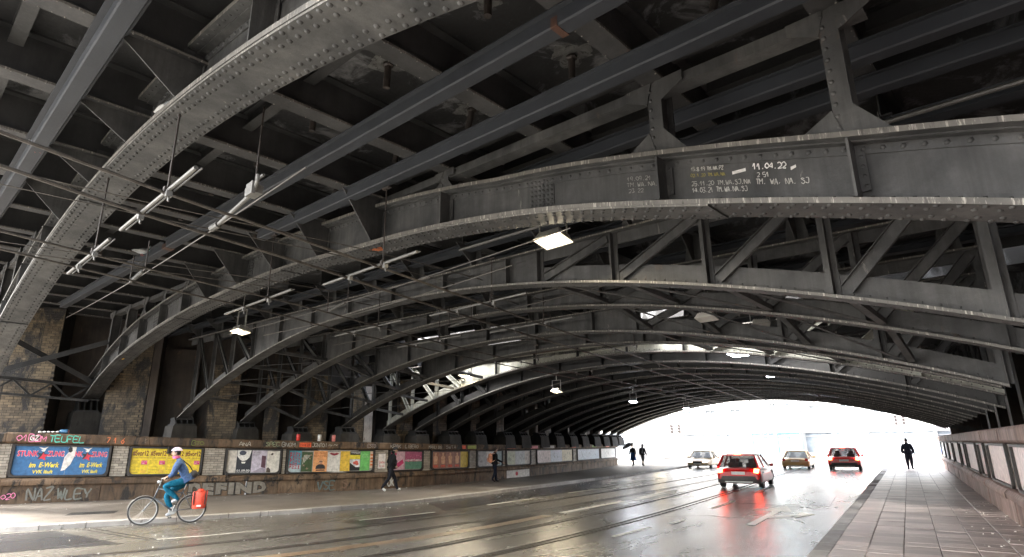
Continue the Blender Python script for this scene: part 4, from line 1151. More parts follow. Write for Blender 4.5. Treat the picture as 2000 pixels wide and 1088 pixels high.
AR = [(16.8, 19.35, -3.68, 'over the right track, under the nearest rib'), (13.95, 16.3, -3.68, 'over the left track, under the nearest rib'), (16.2, 18.8, -.45, 'over the right track before the chalked rib'), (12.6, 15.5, -.68, 'over the left track, near the left floodlight'),
      (15.5, 18.3, 2.5, 'over the right track, past the chalked rib'), (11.9, 14.7, 2.35, 'over the left track, behind the left floodlight'), (15.0, 17.6, 4.85, 'over the right track between middle ribs'), (11.5, 14.2, 4.6, 'over the left track between middle ribs')]
for i, (a, b, t, l) in enumerate(AR): arm(a, b, t, 4.38, 5.70 if t < 2 else 5.3, 'pale tube arm ' + l)
for i, t in enumerate((8.0, 11.6, 15.5, 20.0, 25.0, 31.0)):
    z = 4.16
    sR_ = 16.6 - .19 * (t - 8); sL_ = 13.2 - .16 * (t - 8)
    q = ('at the roof gap', 'past the roof gap', 'by the warm far lamp', 'in the far third', 'by the cold far lamp', 'nearest the exit')[i]
    arm(sR_ - .6, sR_ + 1.2, t, z, 4.6, 'small tube arm over the right track ' + q); arm(sL_ - .6, sL_ + 1.2, t, z, 4.6, 'small tube arm over the left track ' + q)
def insulator(c, d, lab, n=11, L=.62):
    d = Vector(d).normalized(); r = thing('insulator', lab, 'insulator', c, 0, 'ribbed insulators on the tram line')
    m = MB(); pr = []
    for i in range(n):
        h = L * i / n; pr += [(.018, h), (.038, h + L / n * .3), (.038, h + L / n * .55), (.018, h + L / n * .8)]
    m.lathe(pr, (0, 0, 0), d, 8); m.build('ribs', M['tube'], r)
    m = MB(); m.tube([d * -.1, d * .02], .012, 6); m.tube([d * L, d * (L + .12)], .012, 6); m.tube([d * (L + .1), d * (L + .1) + Vector((0, 0, .5))], .012, 6); m.tube([d * -.08, d * -.08 + Vector((0, 0, .5))], .012, 6); m.build('end_rod', M['iron'], r)
insulator(P(13.75, -2.75, 4.5) , E_ + Vector((0, 0, .1)), 'ribbed insulator under the nearest rib')
insulator(P(13.9, 1.0, 4.55), E_ + Vector((0, 0, .12)), 'ribbed insulator below the chalked rib')
insulator(P(14.6, 3.9, 4.5), E_ + Vector((0, 0, .08)), 'ribbed insulator under the middle ribs')
insulator(P(15.3, 6.0, 4.4), E_ + Vector((0, 0, .08)), 'ribbed insulator beside the third lattice rib')
# metal switch mechanism on its rod beside the near arm
r = thing('section_switch', 'small bright metal switch on a pale rod below the near deck', 'switch', P(18.9, -2.9, 4.55), RZ)
m = MB(); m.box(-.12, .10, -.06, .06, -.05, .05); m.box(-.02, .14, -.09, -.05, -.09, .06); m.tube([(.02, 0, .05), (.02, .02, .15), (.16, .02, .16)], .018, 8); m.tube([(.1, -.04, -.02), (.2, -.06, .04), (.2, -.06, .12)], .022, 8); m.build('body', M['dull'], r)
m = MB(); m.tube([(-.1, 0, -.02), (-1.15, .05, -.10)], .026, 8); m.tube([(-1.12, .05, -.10), (-1.26, .02, -.13)], .045, 8); m.build('rod', M['tube'], r)
m = MB(); m.tube([(.0, 0, .1), (0, 0, 1.1)], .012, 6); m.build('hanger', M['iron'], r)

# ================================================================ POSTERS AND PAINTED WRITING
_txt = {}
def text_geo(body, bold=0.0, shear=0.0):
    k = (body, bold, shear)
    if k not in _txt:
        cu = bpy.data.curves.new('lettering', 'FONT'); cu.body = body; cu.size = 1.0; cu.offset = bold; cu.shear = shear; cu.resolution_u = 2
        ob = bpy.data.objects.new('lettering', cu); COL.objects.link(ob)
        bpy.context.view_layer.update()
        me = bpy.data.meshes.new_from_object(ob.evaluated_get(bpy.context.evaluated_depsgraph_get()))
        vs = [(v.co.x, v.co.y) for v in me.vertices]; fs = [tuple(p.vertices) for p in me.polygons]
        bpy.data.objects.remove(ob); bpy.data.meshes.remove(me); bpy.data.curves.remove(cu)
        x0 = min(v[0] for v in vs); x1 = max(v[0] for v in vs); y0 = min(v[1] for v in vs); y1 = max(v[1] for v in vs)
        _txt[k] = ([((x - x0) / (x1 - x0), (y - y0) / (y1 - y0)) for x, y in vs], fs)
    return _txt[k]
# strokes of a hand-drawn alphabet on a 4 x 6 grid
_HS = {'A': '00 26 40;12 32', 'B': '00 06 36 35 33 03;33 31 30 00', 'C': '45 36 06 01 10 30 41', 'D': '00 06 26 44 42 20 00', 'E': '46 06 00 40;03 33', 'F': '46 06 00;03 33', 'G': '45 36 06 00 40 43 23', 'H': '06 00;46 40;03 43', 'I': '26 20', 'J': '16 46 41 20 01',
       'K': '06 00;46 02;13 40', 'L': '06 00 40', 'M': '00 06 23 46 40', 'N': '00 06 40 46', 'O': '20 02 04 26 44 42 20', 'P': '00 06 36 45 33 03', 'Q': '20 02 04 26 44 42 20;21 40', 'R': '00 06 36 45 33 03;23 40', 'S': '45 26 05 14 33 42 20 01', 'T': '06 46;26 20', 'U': '06 01 20 41 46',
       'V': '06 20 46', 'W': '06 10 24 30 46', 'X': '00 46;06 40', 'Y': '06 23 46;23 20', 'Z': '06 46 00 40', '0': '20 02 04 26 44 42 20', '1': '03 26 20', '2': '05 26 45 43 00 40', '3': '06 46 23 42 30 00', '4': '36 02 42;35 30', '5': '46 06 03 33 42 30 00', '6': '46 13 02 10 30 42 33 13', '7': '06 46 10',
       '8': '23 05 26 45 23 01 20 41 23', '9': '33 13 04 16 36 44 30', '.': '20 21', ',': '21 10', '!': '26 22;20 21', '~': '02 14 33 22 44', '-': '13 33', ' ': ''}
def hand_text(mb, F, body, a0, a1, z0, z1, d, w, m=0, rot=0.0, jit=.35):
    """letters drawn as jittered flat strokes of width w"""
    n = len(body); cw = (a1 - a0) / n
    for k, ch in enumerate(body):
        up = ch.upper(); small = .8 if ch.islower() else 1.0
        oy = random.uniform(-.06, .06) * (z1 - z0); sl = random.uniform(-.05, .10)
        for st in _HS.get(up, '').split(';'):
            pts = []
            for q in st.split():
                u = (int(q[0]) + random.uniform(-jit, jit)) / 4; v = (int(q[1]) + random.uniform(-jit, jit)) / 6
                a = a0 + cw * k + cw * .82 * (u + sl * v); uu = (a - a0) / (a1 - a0)
                pts.append((a, z0 + (z1 - z0) * v * small + oy + rot * (uu - .5) * (z1 - z0)))
            if len(pts) > 2:
                cv = [Vector(p) for p in catmull([(x, y, 0) for x, y in pts], 4)]
            else: cv = [Vector((x, y, 0)) for x, y in pts]
            if len(cv) < 2: continue
            rows = []
            for i, p in enumerate(cv):
                t = cv[min(i + 1, len(cv) - 1)] - cv[max(i - 1, 0)]
                t = t.normalized() if t.length > 1e-6 else Vector((1, 0, 0)); nn = Vector((-t.y, t.x, 0)) * w * random.uniform(.38, .56)
                rows.append([F(p.x - nn.x, d, p.y - nn.y), F(p.x + nn.x, d, p.y + nn.y)])
            mb.strip(rows, m)
def put_text(mb, F, body, a0, a1, z0, z1, d, bold=0.0, shear=0.0, m=0, rot=0.0, wob=0.0, vert=False):
    """letters filling the rectangle a0..a1 x z0..z1 of frame F"""
    vs, fs = text_geo(body, bold, shear); n = len(mb.v)
    for u, v in vs:
        if vert: u, v = v, 1 - u if vert == 1 else u
        if vert == 1: pass
        a = a0 + (a1 - a0) * u; z = z0 + (z1 - z0) * v + rot * (u - .5) * (z1 - z0) + wob * sin(u * 17) * (z1 - z0)
        mb.v.append(tuple(F(a, d, z)))
    for f in fs: mb.f.append(tuple(n + i for i in f)); mb.m.append(m)
def rect(mb, F, a0, a1, z0, z1, d, m=0, th=.002, jag=0.0):
    n = max(2, int((a1 - a0) / .3)); rows = []
    for i in range(n + 1):
        a = a0 + (a1 - a0) * i / n; j0, j1 = (random.uniform(-jag, jag), random.uniform(-jag, jag)) if jag else (0, 0)
        rows.append([F(a, d + th, z0 + j0), F(a, d, z0 + j0), F(a, d, z1 + j1), F(a, d + th, z1 + j1)])
    mb.strip(rows, m, True); mb.poly(rows[0], m); mb.poly(rows[-1], m)
def shape(mb, F, pts, d, m=0):
    mb.poly([F(a, d, z) for a, z in pts], m)
def star_pts(a, z, r, rot=0.0, k=5, ri=.42):
    return [(a + (r if i % 2 == 0 else r * ri) * sin(pi * i / k + rot), z + (r if i % 2 == 0 else r * ri) * cos(pi * i / k + rot)) for i in range(2 * k)]
def poster(lab, F, a0, a1, z0, z1, col, d=.044, jag=.012, cat='poster', group='posters pasted in the wall frames'):
    mb = MB(); o0 = F((a0 + a1) / 2, d, z0)
    FF = lambda a, dd, z: F(a, dd, z) - o0
    rect(mb, FF, a0, a1, z0, z1, d, 0, .003, jag)
    o = mb.build('poster', flat(col, .5), None, o0); tag(o, lab, cat, group)
    return o, FF
def pr(o, nm, col, fn, rough=.5):
    mb = MB(); fn(mb); mb.build(nm, flat(col, rough), o)
BLUE, RED, YEL, BLK, WHT = (.03, .14, .33), (.62, .03, .06), (.85, .68, .05), (.015, .015, .018), (.78, .77, .74)
# --- the blue pair
fa, fb = 10.36, 13.03
for i, (a0, a1, lab) in enumerate(((fa, fa + 1.47, 'left blue event poster with a black and red star, whole'), (fa + 1.48, fb, 'right blue event poster with a star, its left edge torn'))):
    o, F = poster(lab, WL, a0, a1, .83, 1.83, BLUE, .044, .003); w = a1 - a0
    if i == 0: parts = (('STUNK', a0 + .10, a0 + .66), ('ZUNG', a0 + .92, a1 - .10)); sc_ = a0 + .78
    else: parts = (('UNK', a0 + .10, a0 + .42), ('ZUNG', a0 + .68, a1 - .07)); sc_ = a0 + .54
    pr(o, 'lettering', (.85, .55, .55), lambda m: [put_text(m, F, b, p - .012, q + .012, 1.455, 1.655, .0415, .035) for b, p, q in parts])
    pr(o, 'lettering', (.70, .03, .09), lambda m: [put_text(m, F, b, p, q, 1.47, 1.64, .039, .02) for b, p, q in parts])
    pr(o, 'star', BLK, lambda m: shape(m, F, star_pts(sc_, 1.50, .175, .15), .0375))
    pr(o, 'star', RED, lambda m: shape(m, F, [(sc_ + .015, 1.60), (sc_ + .05, 1.53), (sc_ + .18, 1.53), (sc_ + .08, 1.44), (sc_ + .11, 1.33), (sc_ - .02, 1.40), (sc_ - .10, 1.36), (sc_ - .02, 1.48)], .036))
    pr(o, 'bird_emblem', WHT, lambda m: [shape(m, F, [(sc_ - .14, 1.77), (sc_ - .02, 1.69), (sc_ + .02, 1.66), (sc_ + .06, 1.70), (sc_ + .13, 1.79), (sc_ + .02, 1.74)], .0355), shape(m, F, [(sc_ - .06, 1.68), (sc_ + .07, 1.69), (sc_ + .03, 1.62), (sc_ - .03, 1.63)], .0352)])
    pr(o, 'lettering', YEL, lambda m: [put_text(m, F, 'im', a0 + .32 * w, a0 + .44 * w, 1.10, 1.26, .039, .03, .2), put_text(m, F, 'E-Werk', a0 + .50 * w, a0 + .88 * w, 1.10, 1.27, .039, .03, .2), put_text(m, F, 'VVK läuft', a0 + .40 * w, a0 + .78 * w, .90, 1.02, .039, .025, .1)])
mb = MB(); o0 = WL(fa + 1.45, .034, .98); F = lambda a, d, z: WL(a, d, z) - o0
shape(mb, F, [(fa + 1.36, .98), (fa + 1.40, 1.45), (fa + 1.50, 1.62), (fa + 1.47, 1.72), (fa + 1.53, 1.82), (fa + 1.70, 1.82), (fa + 1.68, 1.5), (fa + 1.60, 1.2), (fa + 1.47, 1.02)], .033)
o = tag(mb.build('torn_paper', flat((.72, .71, .68)), None, o0), 'pale torn strip of paper between the two blue posters', 'paper scrap')
mb = MB(); shape(mb, F, [(fa + 1.50, 1.62), (fa + 1.47, 1.72), (fa + 1.52, 1.80), (fa + 1.58, 1.78), (fa + 1.60, 1.66), (fa + 1.56, 1.60)], .031); mb.build('print', flat(BLK), o)
# --- four yellow posters
ya, yb = 13.70, 15.90
for i in range(4):
    a0 = ya + (yb - ya) * i / 4; a1 = ya + (yb - ya) * (i + 1) / 4 - .006; w = a1 - a0
    o, F = poster('yellow rally poster, %s of four in the frame behind the cyclist' % ('first', 'second', 'third', 'last')[i], WL, a0, a1, .82, 1.80, (.82, .60, .03), .044, .003)
    pr(o, 'lettering', (.16, .03, .01), lambda m: put_text(m, F, '#5vor12', a0 + .05 * w, a1 - .05 * w, 1.50, 1.72, .040, .03))
    pr(o, 'lettering', (.25, .14, .03), lambda m: [put_text(m, F, 'Laut für Demokratie', a0 + .06 * w, a1 - .04 * w, 1.43, 1.48, .040, .008)] + [put_text(m, F, t, a0 + .06 * w, a0 + q * w, z, z + .035, .040) for t, q, z in (('Mit Freunden', .48, 1.33), ('Demokraten', .44, 1.28), ('gegen die Wut', .5, 1.23), ('Musik und Reden', .55, 1.10), ('Kundgebung', .55, .99), ('Heumarkt', .5, .90))])
    pr(o, 'stamp_box', (.62, .03, .16), lambda m: rect(m, F, a0 + .60 * w, a0 + .94 * w, 1.20, 1.35, .039, 0, .001))
    pr(o, 'lettering', WHT, lambda m: [put_text(m, F, '5 vor 12', a0 + .64 * w, a0 + .90 * w, 1.285, 1.325, .0375, .01), put_text(m, F, 'Uhr', a0 + .64 * w, a0 + .82 * w, 1.225, 1.265, .0375, .01)])
    pr(o, 'map_box', (.70, .46, .05), lambda m: rect(m, F, a0 + .62 * w, a0 + .92 * w, .88, 1.02, .039, 0, .001))
# --- frame three: peeled, black and white, lilac, peeled
o, F = poster('peeled white poster remnant at the left of the third frame', WL, 16.78, 17.08, .86, 1.78, (.60, .56, .50), .045, .02)
o, F = poster('black and white concert poster with white figures, third frame', WL, 17.09, 17.60, .83, 1.82, (.02, .025, .035), .043, .004)
pr(o, 'print', (.75, .74, .70), lambda m: [shape(m, F, [(17.10, 1.81), (17.10, 1.55), (17.2, 1.40), (17.3, 1.34), (17.42, 1.38), (17.52, 1.5), (17.58, 1.81)], .0405), shape(m, F, [(17.25, 1.31), (17.40, 1.31), (17.38, 1.24), (17.28, 1.24)], .0403)])
pr(o, 'print', (.05, .06, .09), lambda m: [m.poly([F(17.28 + .12 * cos(2 * pi * i / 14), .0385, 1.68 + .10 * sin(2 * pi * i / 14)) for i in range(14)]), shape(m, F, [(17.12, 1.52), (17.42, 1.72), (17.36, 1.74)], .0384)])
pr(o, 'lettering', WHT, lambda m: [put_text(m, F, '01.09.00', 17.12, 17.57, .90, .99, .0405, .02), put_text(m, F, 'DAS KONZERT', 17.12, 17.57, .85, .885, .0405)])
o, F = poster('pale lilac poster with a dark door, third frame', WL, 17.61, 18.13, .84, 1.80, (.50, .46, .54), .042, .004)
pr(o, 'lettering', (.2, .18, .2), lambda m: [put_text(m, F, 'WOLFGANG', 17.64, 17.92, 1.66, 1.72, .0395, .02), put_text(m, F, 'EXTREM', 17.64, 17.86, 1.58, 1.63, .0395, .01)])
pr(o, 'print', (.10, .04, .06), lambda m: shape(m, F, [(17.95, 1.08), (18.10, 1.04), (18.10, 1.55), (17.95, 1.58)], .0395))
pr(o, 'print', (.33, .30, .36), lambda m: shape(m, F, [(17.62, .86), (18.12, .86), (18.10, 1.03), (17.95, 1.06)], .0396))
o, F = poster('white peeled poster with a dark torn corner, third frame right', WL, 18.14, 18.60, .85, 1.76, (.66, .63, .56), .044, .02)
pr(o, 'print', (.08, .06, .05), lambda m: [shape(m, F, [(18.15, .86), (18.30, .86), (18.28, 1.0), (18.2, 1.08), (18.15, 1.02)], .041), shape(m, F, [(18.25, 1.62), (18.32, 1.58), (18.36, 1.66), (18.30, 1.70)], .041)])
# --- frame four
o, F = poster('turquoise music poster with red vertical lettering, fourth frame', WL, 18.92, 19.38, .83, 1.82, (.08, .30, .38), .043, .006)
pr(o, 'print', (.42, .52, .55), lambda m: rect(m, F, 18.93, 19.37, .84, 1.16, .041, 0, .001))
for j, t in enumerate(('JAZZ IM', 'ROTEN', 'GARTEN', 'BAR')):
    pr(o, 'lettering', (.42, .03, .06), lambda m: [put_text(m, lambda a, d, z: F(19.33 - .1 * j - .08 * (1 - (z - 0)), d, 1.72 - (a) * .72), t, 0, 1, 0, 1, .039, .02)])
o, F = poster('dark green poster covered in brown and white leaves, fourth frame', WL, 19.39, 19.80, .86, 1.76, (.05, .09, .035), .044, .02)
pr(o, 'print', (.33, .22, .17), lambda m: [shape(m, F, star_pts(19.42 + .06 * i + random.uniform(0, .05), 1.0 + random.uniform(0, .65), .07, i, 4, .3), .041) for i in range(6)])
pr(o, 'print', (.60, .58, .5), lambda m: [shape(m, F, [(19.43 + .05 * i, 1.2 + .07 * i), (19.45 + .05 * i, 1.2 + .07 * i), (19.50 + .05 * i, 1.62), (19.47 + .05 * i, 1.6)], .0405) for i in range(5)])
o, F = poster('orange singer poster with a portrait in black, fourth frame', WL, 19.83, 20.36, .85, 1.80, (.80, .38, .16), .043, .004)
pr(o, 'lettering', (.45, .14, .04), lambda m: [put_text(m, F, 'RONAN', 19.88, 20.31, 1.66, 1.76, .040), put_text(m, F, 'KEATING', 19.86, 20.33, 1.52, 1.62, .040)])
pr(o, 'print', (.03, .03, .035), lambda m: [shape(m, F, [(19.93, .98), (20.30, .98), (20.28, 1.12), (20.19, 1.19), (20.05, 1.19), (19.95, 1.12)], .040)])
pr(o, 'print', (.55, .30, .2), lambda m: m.poly([F(20.12 + .065 * cos(2 * pi * i / 14), .0385, 1.30 + .10 * sin(2 * pi * i / 14)) for i in range(14)]))
pr(o, 'print', (.02, .02, .02), lambda m: [rect(m, F, 20.06, 20.18, 1.30, 1.335, .037, 0, .001), rect(m, F, 19.95, 20.28, .90, .95, .040, 0, .001)])
o, F = poster('white poster with dark lips at the top, fourth frame', WL, 20.37, 20.86, .85, 1.74, (.70, .68, .63), .042, .012)
pr(o, 'print', (.28, .02, .04), lambda m: shape(m, F, [(20.42, 1.68), (20.52, 1.62), (20.62, 1.58), (20.73, 1.62), (20.82, 1.68), (20.72, 1.72), (20.62, 1.69), (20.5, 1.72)], .039))
o, F = poster('plain golden yellow poster with small print, fourth frame', WL, 20.87, 21.25, .86, 1.80, (.80, .52, .07), .043, .006)
pr(o, 'lettering', (.4, .22, .03), lambda m: [put_text(m, F, t, 20.89, 21.16, z, z + .03, .040) for t, z in (('Tanz im Mai', 1.58), ('Freitag ab acht', 1.53), ('Eintritt frei', 1.36))])
o, F = poster('black, yellow and white poster headed VIVALDI, fourth frame', WL, 21.26, 21.67, .87, 1.78, (.02, .02, .025), .044, .004)
pr(o, 'lettering', WHT, lambda m: put_text(m, F, 'VIVALDI', 21.28, 21.65, 1.69, 1.76, .041, .02))
pr(o, 'print', (.85, .66, .06), lambda m: rect(m, F, 21.26, 21.67, 1.42, 1.62, .0412, 0, .001))
pr(o, 'print', (.72, .72, .72), lambda m: rect(m, F, 21.26, 21.67, 1.04, 1.41, .0412, 0, .001))
pr(o, 'print', (.62, .12, .08), lambda m: [m.poly([F(21.45 + x + .07 * cos(2 * pi * i / 12), .039, 1.24 + y + .07 * sin(2 * pi * i / 12)) for i in range(12)]) for x, y in ((0, 0), (.07, .04), (.1, -.05))])
pr(o, 'print', (.03, .03, .03), lambda m: shape(m, F, [(21.26, 1.04), (21.5, 1.04), (21.26, 1.25)], .038))
o, F = poster('bright green poster, fourth frame right', WL, 21.68, 22.08, .87, 1.82, (.16, .52, .14), .043, .006)
pr(o, 'lettering', (.45, .68, .4), lambda m: [put_text(m, F, t, 21.72, 22.02, z, z + .05, .040) for t, z in (('GRÜN', 1.6), ('TAGE', 1.5))])
o, F = poster('narrow orange and white strip poster, fourth frame end', WL, 22.09, 22.27, 1.0, 1.82, (.72, .52, .40), .044, .01)
pr(o, 'print', (.65, .16, .04), lambda m: [rect(m, F, 22.11, 22.25, 1.1 + .16 * i, 1.18 + .16 * i, .041, 0, .001) for i in range(4)])
o, F = poster('white sticker sheet with red letters on the brick pier', WL, 22.46, 22.78, .95, 1.68, (.70, .66, .62), .05, .01)
pr(o, 'lettering', (.55, .08, .08), lambda m: [put_text(m, F, 'Liebe', 22.5, 22.74, 1.2, 1.34, .047, .01), put_text(m, F, 'für alle', 22.5, 22.74, 1.02, 1.14, .047)])
# --- frame five: the pink, magenta and green festival sheets
o, F = poster('pink and black dance poster behind the walking man', WL, 22.96, 23.70, .86, 1.80, (.55, .36, .42), .044, .006)
pr(o, 'print', (.45, .03, .12), lambda m: [rect(m, F, 22.98, 23.3, 1.62, 1.78, .041, 0, .001), shape(m, F, [(23.3, .9), (23.66, 1.2), (23.6, 1.4), (23.2, 1.1)], .041)])
pr(o, 'print', (.03, .02, .03), lambda m: [shape(m, F, [(23.05, .9), (23.3, .9), (23.35, 1.3), (23.2, 1.55), (23.05, 1.3)], .0405)])
o, F = poster('magenta and green carnival poster with a row of white letters', WL, 23.72, 24.68, .87, 1.80, (.36, .09, .17), .043, .004)
pr(o, 'print', (.10, .24, .17), lambda m: [rect(m, F, 23.73, 24.67, .88, 1.28, .0405, 0, .001)])
pr(o, 'print', (.62, .16, .30), lambda m: [shape(m, F, star_pts(23.8 + .11 * i, 1.05 + .55 * random.random(), .05, i * .4, 6, .5), .0385) for i in range(8)])
pr(o, 'lettering', WHT, lambda m: put_text(m, F, 'KABARETTABELLA', 23.76, 24.64, 1.30, 1.39, .0387, .02))
# --- frame six: four brown figure posters and a yellow one
for i in range(4):
    a0 = 25.26 + .49 * i; a1 = a0 + .48
    o, F = poster('reddish brown figure poster, %s of four in the sixth frame' % ('first', 'second', 'third', 'last')[i], WL, a0, a1, .86, 1.80, ((.36, .16, .10), (.30, .15, .11), (.33, .17, .13), (.27, .14, .11))[i], .043, .006)
    pr(o, 'print', (.62, .36, .22), lambda m: [shape(m, F, [(a0 + .14, 1.1), (a0 + .34, 1.1), (a0 + .38, 1.5), (a0 + .24, 1.62), (a0 + .1, 1.5)], .040), m.poly([F(a0 + .24 + .07 * cos(2 * pi * k / 12), .0398, 1.68 + .07 * sin(2 * pi * k / 12)) for k in range(12)])])
    pr(o, 'print', (.60, .10, .06), lambda m: rect(m, F, a0 + .1, a0 + .38, .92, 1.04, .040, 0, .001))
o, F = poster('yellow poster at the end of the brown figure row', WL, 27.23, 27.80, .86, 1.82, (.66, .50, .10), .043, .01)
pr(o, 'lettering', (.45, .30, .05), lambda m: put_text(m, F, 'KINO', 27.3, 27.7, 1.5, 1.65, .040))
# --- paler boards further on
q = [(28.5, 29.25, (.42, .42, .41), 'grey weathered poster left of the man with the backpack'), (29.27, 29.95, (.66, .62, .58), 'white poster behind the man with the backpack'), (29.97, 30.66, (.40, .50, .52), 'pale blue green poster right of the man with the backpack'),
     (31.05, 31.95, (.50, .55, .42), 'pale green poster with an orange corner beyond the backpack man'), (31.97, 33.0, (.46, .50, .50), 'grey green poster in the eighth frame'), (33.02, 33.66, (.62, .58, .52), 'cream poster at the end of the eighth frame'),
     (34.5, 36.4, (.66, .56, .55), 'pinkish pale poster in the long ninth frame'), (36.42, 38.2, (.55, .60, .68), 'pale blue poster in the long ninth frame'), (38.22, 40.0, (.68, .62, .45), 'pale yellow poster in the long ninth frame'),
     (41.0, 45.7, (.55, .62, .70), 'long pale bluish poster in the tenth frame'), (46.15, 50.5, (.70, .70, .70), 'long white poster in the last frame by the exit')]
for a0, a1, c, lab in q:
    o, F = poster(lab, WL, a0, a1, .86, 1.80, c, .043, .012)
    pr(o, 'print', tuple(x * .72 for x in c), lambda m: [shape(m, F, star_pts(a0 + (a1 - a0) * random.uniform(.15, .85), random.uniform(1.1, 1.6), .13, i, 4, .5), .040) for i in range(4)])
# pale posters of the right wall
for i, (y0, y1, c, lab) in enumerate(((8.7, 12.3, (.70, .60, .58), 'nearest pale pink sheet on the right wall'), (13.1, 15.45, (.72, .62, .60), 'second pale pink sheet on the right wall'), (16.4, 19.8, (.70, .60, .57), 'third pale sheet on the right wall'), (20.9, 22.3, (.66, .57, .55), 'narrow pale sheet on the right wall'),
                                     (23.3, 26.9, (.72, .66, .64), 'fifth whitish sheet on the right wall'), (27.9, 29.9, (.72, .68, .66), 'sixth whitish sheet on the right wall'), (30.8, 34.3, (.74, .72, .70), 'seventh whitish sheet on the right wall'), (35.4, 38.5, (.74, .74, .72), 'eighth white sheet on the right wall'), (39.5, 41.9, (.74, .74, .74), 'ninth white sheet on the right wall'), (42.9, 46.1, (.75, .75, .75), 'last white sheet on the right wall by the exit'))):
    o, F = poster(lab, WR, y0, y1, .84, 1.82, c, .043, .015, group='pale sheets on the right wall')
    if i < 4:
        pr(o, 'print', (.40, .24, .22), lambda m: [shape(m, F, [(y0 + u, .86), (y0 + u + .09, .86), (y0 + u + .05, 1.0 + .3 * random.random())], .040) for u in [random.uniform(.1, y1 - y0 - .2) for _ in range(7)]])

# --- writing on the stones
def writing(lab, F, body, a0, a1, z0, z1, d, col, bold=.03, shear=.1, rot=0.0, wob=0.0, outline=None, cat='graffiti', wd=None):
    o0 = F((a0 + a1) / 2, d, (z0 + z1) / 2); FF = lambda a, dd, z: F(a, dd, z) - o0
    mb = MB()
    if outline: put_text(mb, FF, body, a0, a1, z0, z1, d, bold, shear, 0, rot, wob)
    else: hand_text(mb, FF, body, a0, a1, z0, z1, d, wd if wd else (z1 - z0) * .15, 0, rot, .28)
    o = tag(mb.build('graffiti', flat(col, .6), None, o0), lab, cat)
    if outline:
        mb = MB(); put_text(mb, FF, body, a0 - .02, a1 + .02, z0 - .015, z1 + .015, d + .002, bold + .05, shear, 0, rot, wob); mb.build('outline', flat(outline, .6), o)
    return o
DC_ = -.1135 - .014
writing('turquoise graffiti word on the wall cap above the blue posters', WL, 'TEUFEL', 11.28, 12.30, 1.935, 2.085, DC_, (.10, .62, .48), .02, .25, 0, .08)
writing('orange numerals on the wall cap right of the turquoise word', WL, '7 1 6', 12.92, 13.45, 1.94, 2.08, DC_, (.85, .22, .08), .03, .15)
o = writing('pink graffiti blob with white letters at the left of the wall cap', WL, 'o1G2m', 10.40, 11.22, 1.935, 2.09, DC_, (.85, .25, .42), .07, .1)
mb = MB(); oo = o.location; put_text(mb, lambda a, d, z: WL(a, d, z) - oo, 'GZ', 10.75, 11.0, 1.95, 2.08, DC_ - .004, .015, .1); mb.build('letters', flat(WHT), o)
for t, a0, a1, c, lab in (('Gto', 15.55, 15.95, (.25, .32, .05), 'yellow green tag on the wall cap over the yellow posters'), ('AnA', 17.12, 17.55, (.65, .62, .52), 'white tag AnA on the wall cap'), ('SPEC', 18.05, 18.55, (.35, .42, .25), 'dull green tag on the wall cap'), ('GNOM', 18.62, 19.1, (.55, .55, .5), 'grey tag beside the dull green one'),
                          ('HONK', 21.35, 21.85, (.06, .05, .05), 'black tag HONK on the wall cap'), ('JONTO!', 19.72, 20.3, (.72, .70, .62), 'white tag JONTO on the wall cap'), ('~~', 20.34, 20.72, (.66, .64, .56), 'white squiggle after the JONTO tag'), ('ESTO', 21.9, 22.25, (.5, .42, .38), 'pale tag after the black HONK'),
                          ('KRAK', 22.9, 23.4, (.5, .48, .44), 'pale tag above the pink dance poster'), ('LIBERO', 23.6, 24.3, (.52, .5, .46), 'pale tag above the carnival poster'), ('MANU 86', 24.9, 25.7, (.6, .58, .5), 'pale tag above the first brown poster'), ('SWTA', 26.0, 26.7, (.55, .52, .45), 'pale tag above the third brown poster')):
    writing(lab, WL, t, a0, a1, 1.95, 2.075, DC_, tuple(q * .7 for q in c), .02, .15, 0, .04)
for a0, a1, c, lab in ((19.25, 19.68, (.85, .13, .04), 'orange painted block with letters on the wall cap'), (27.0, 27.4, (.75, .12, .05), 'orange block on the cap over the yellow end poster'), (27.55, 28.2, (.30, .36, .06), 'olive block on the cap past the orange one'), (30.9, 31.7, (.75, .14, .08), 'orange block on the cap over the pale green poster'), (33.4, 34.3, (.62, .14, .16), 'red block on the cap before the long frame'), (35.0, 36.6, (.62, .60, .55), 'pale block on the cap over the long frame'), (39.5, 40.3, (.78, .18, .10), 'orange block on the cap near the far frames'), (43.6, 44.6, (.40, .55, .2), 'green block on the cap near the exit'), (47.0, 48.0, (.72, .18, .1), 'last orange block on the cap by the exit')):
    o0 = WL(a0, DC_, 2.0); mb = MB(); rect(mb, lambda a, d, z: WL(a, d, z) - o0, a0, a1, 1.94, 2.085, DC_, 0, .001, .006); o = tag(mb.build('graffiti', flat(c), None, o0), lab, 'graffiti')
    if a0 < 20: mb = MB(); put_text(mb, lambda a, d, z: WL(a, d, z) - o0, 'Hos.28', a0 + .04, a1 - .04, 1.965, 2.06, DC_ - .003, .02); mb.build('letters', flat((.35, .04, .02)), o)
writing('small pink o20 sprayed on the lower wall at the left', WL, 'o20', 10.28, 10.66, .16, .32, -.016, (.85, .25, .45), .05, .1)
for t, a0, a1, c, lab in (('NAZ', 10.95, 11.65, (.19, .19, .165), 'pale scrawl on the lower wall under the blue posters'), ('Wley', 11.75, 12.75, (.17, .18, .155), 'pale looping scrawl right of the first one'), ('VSE', 20.05, 20.75, (.11, .15, .145), 'blue grey letters on the lower wall below the orange poster'), ('S', 21.0, 21.2, (.2, .12, .08), 'rusty letter on the lower wall'), ('OK', 22.9, 23.2, (.5, .5, .46), 'pale letters on the lower wall behind the walking man')):
    writing(lab, WL, t, a0, a1, .10, .46, -.016, c, -.008, .35, .05, .06)
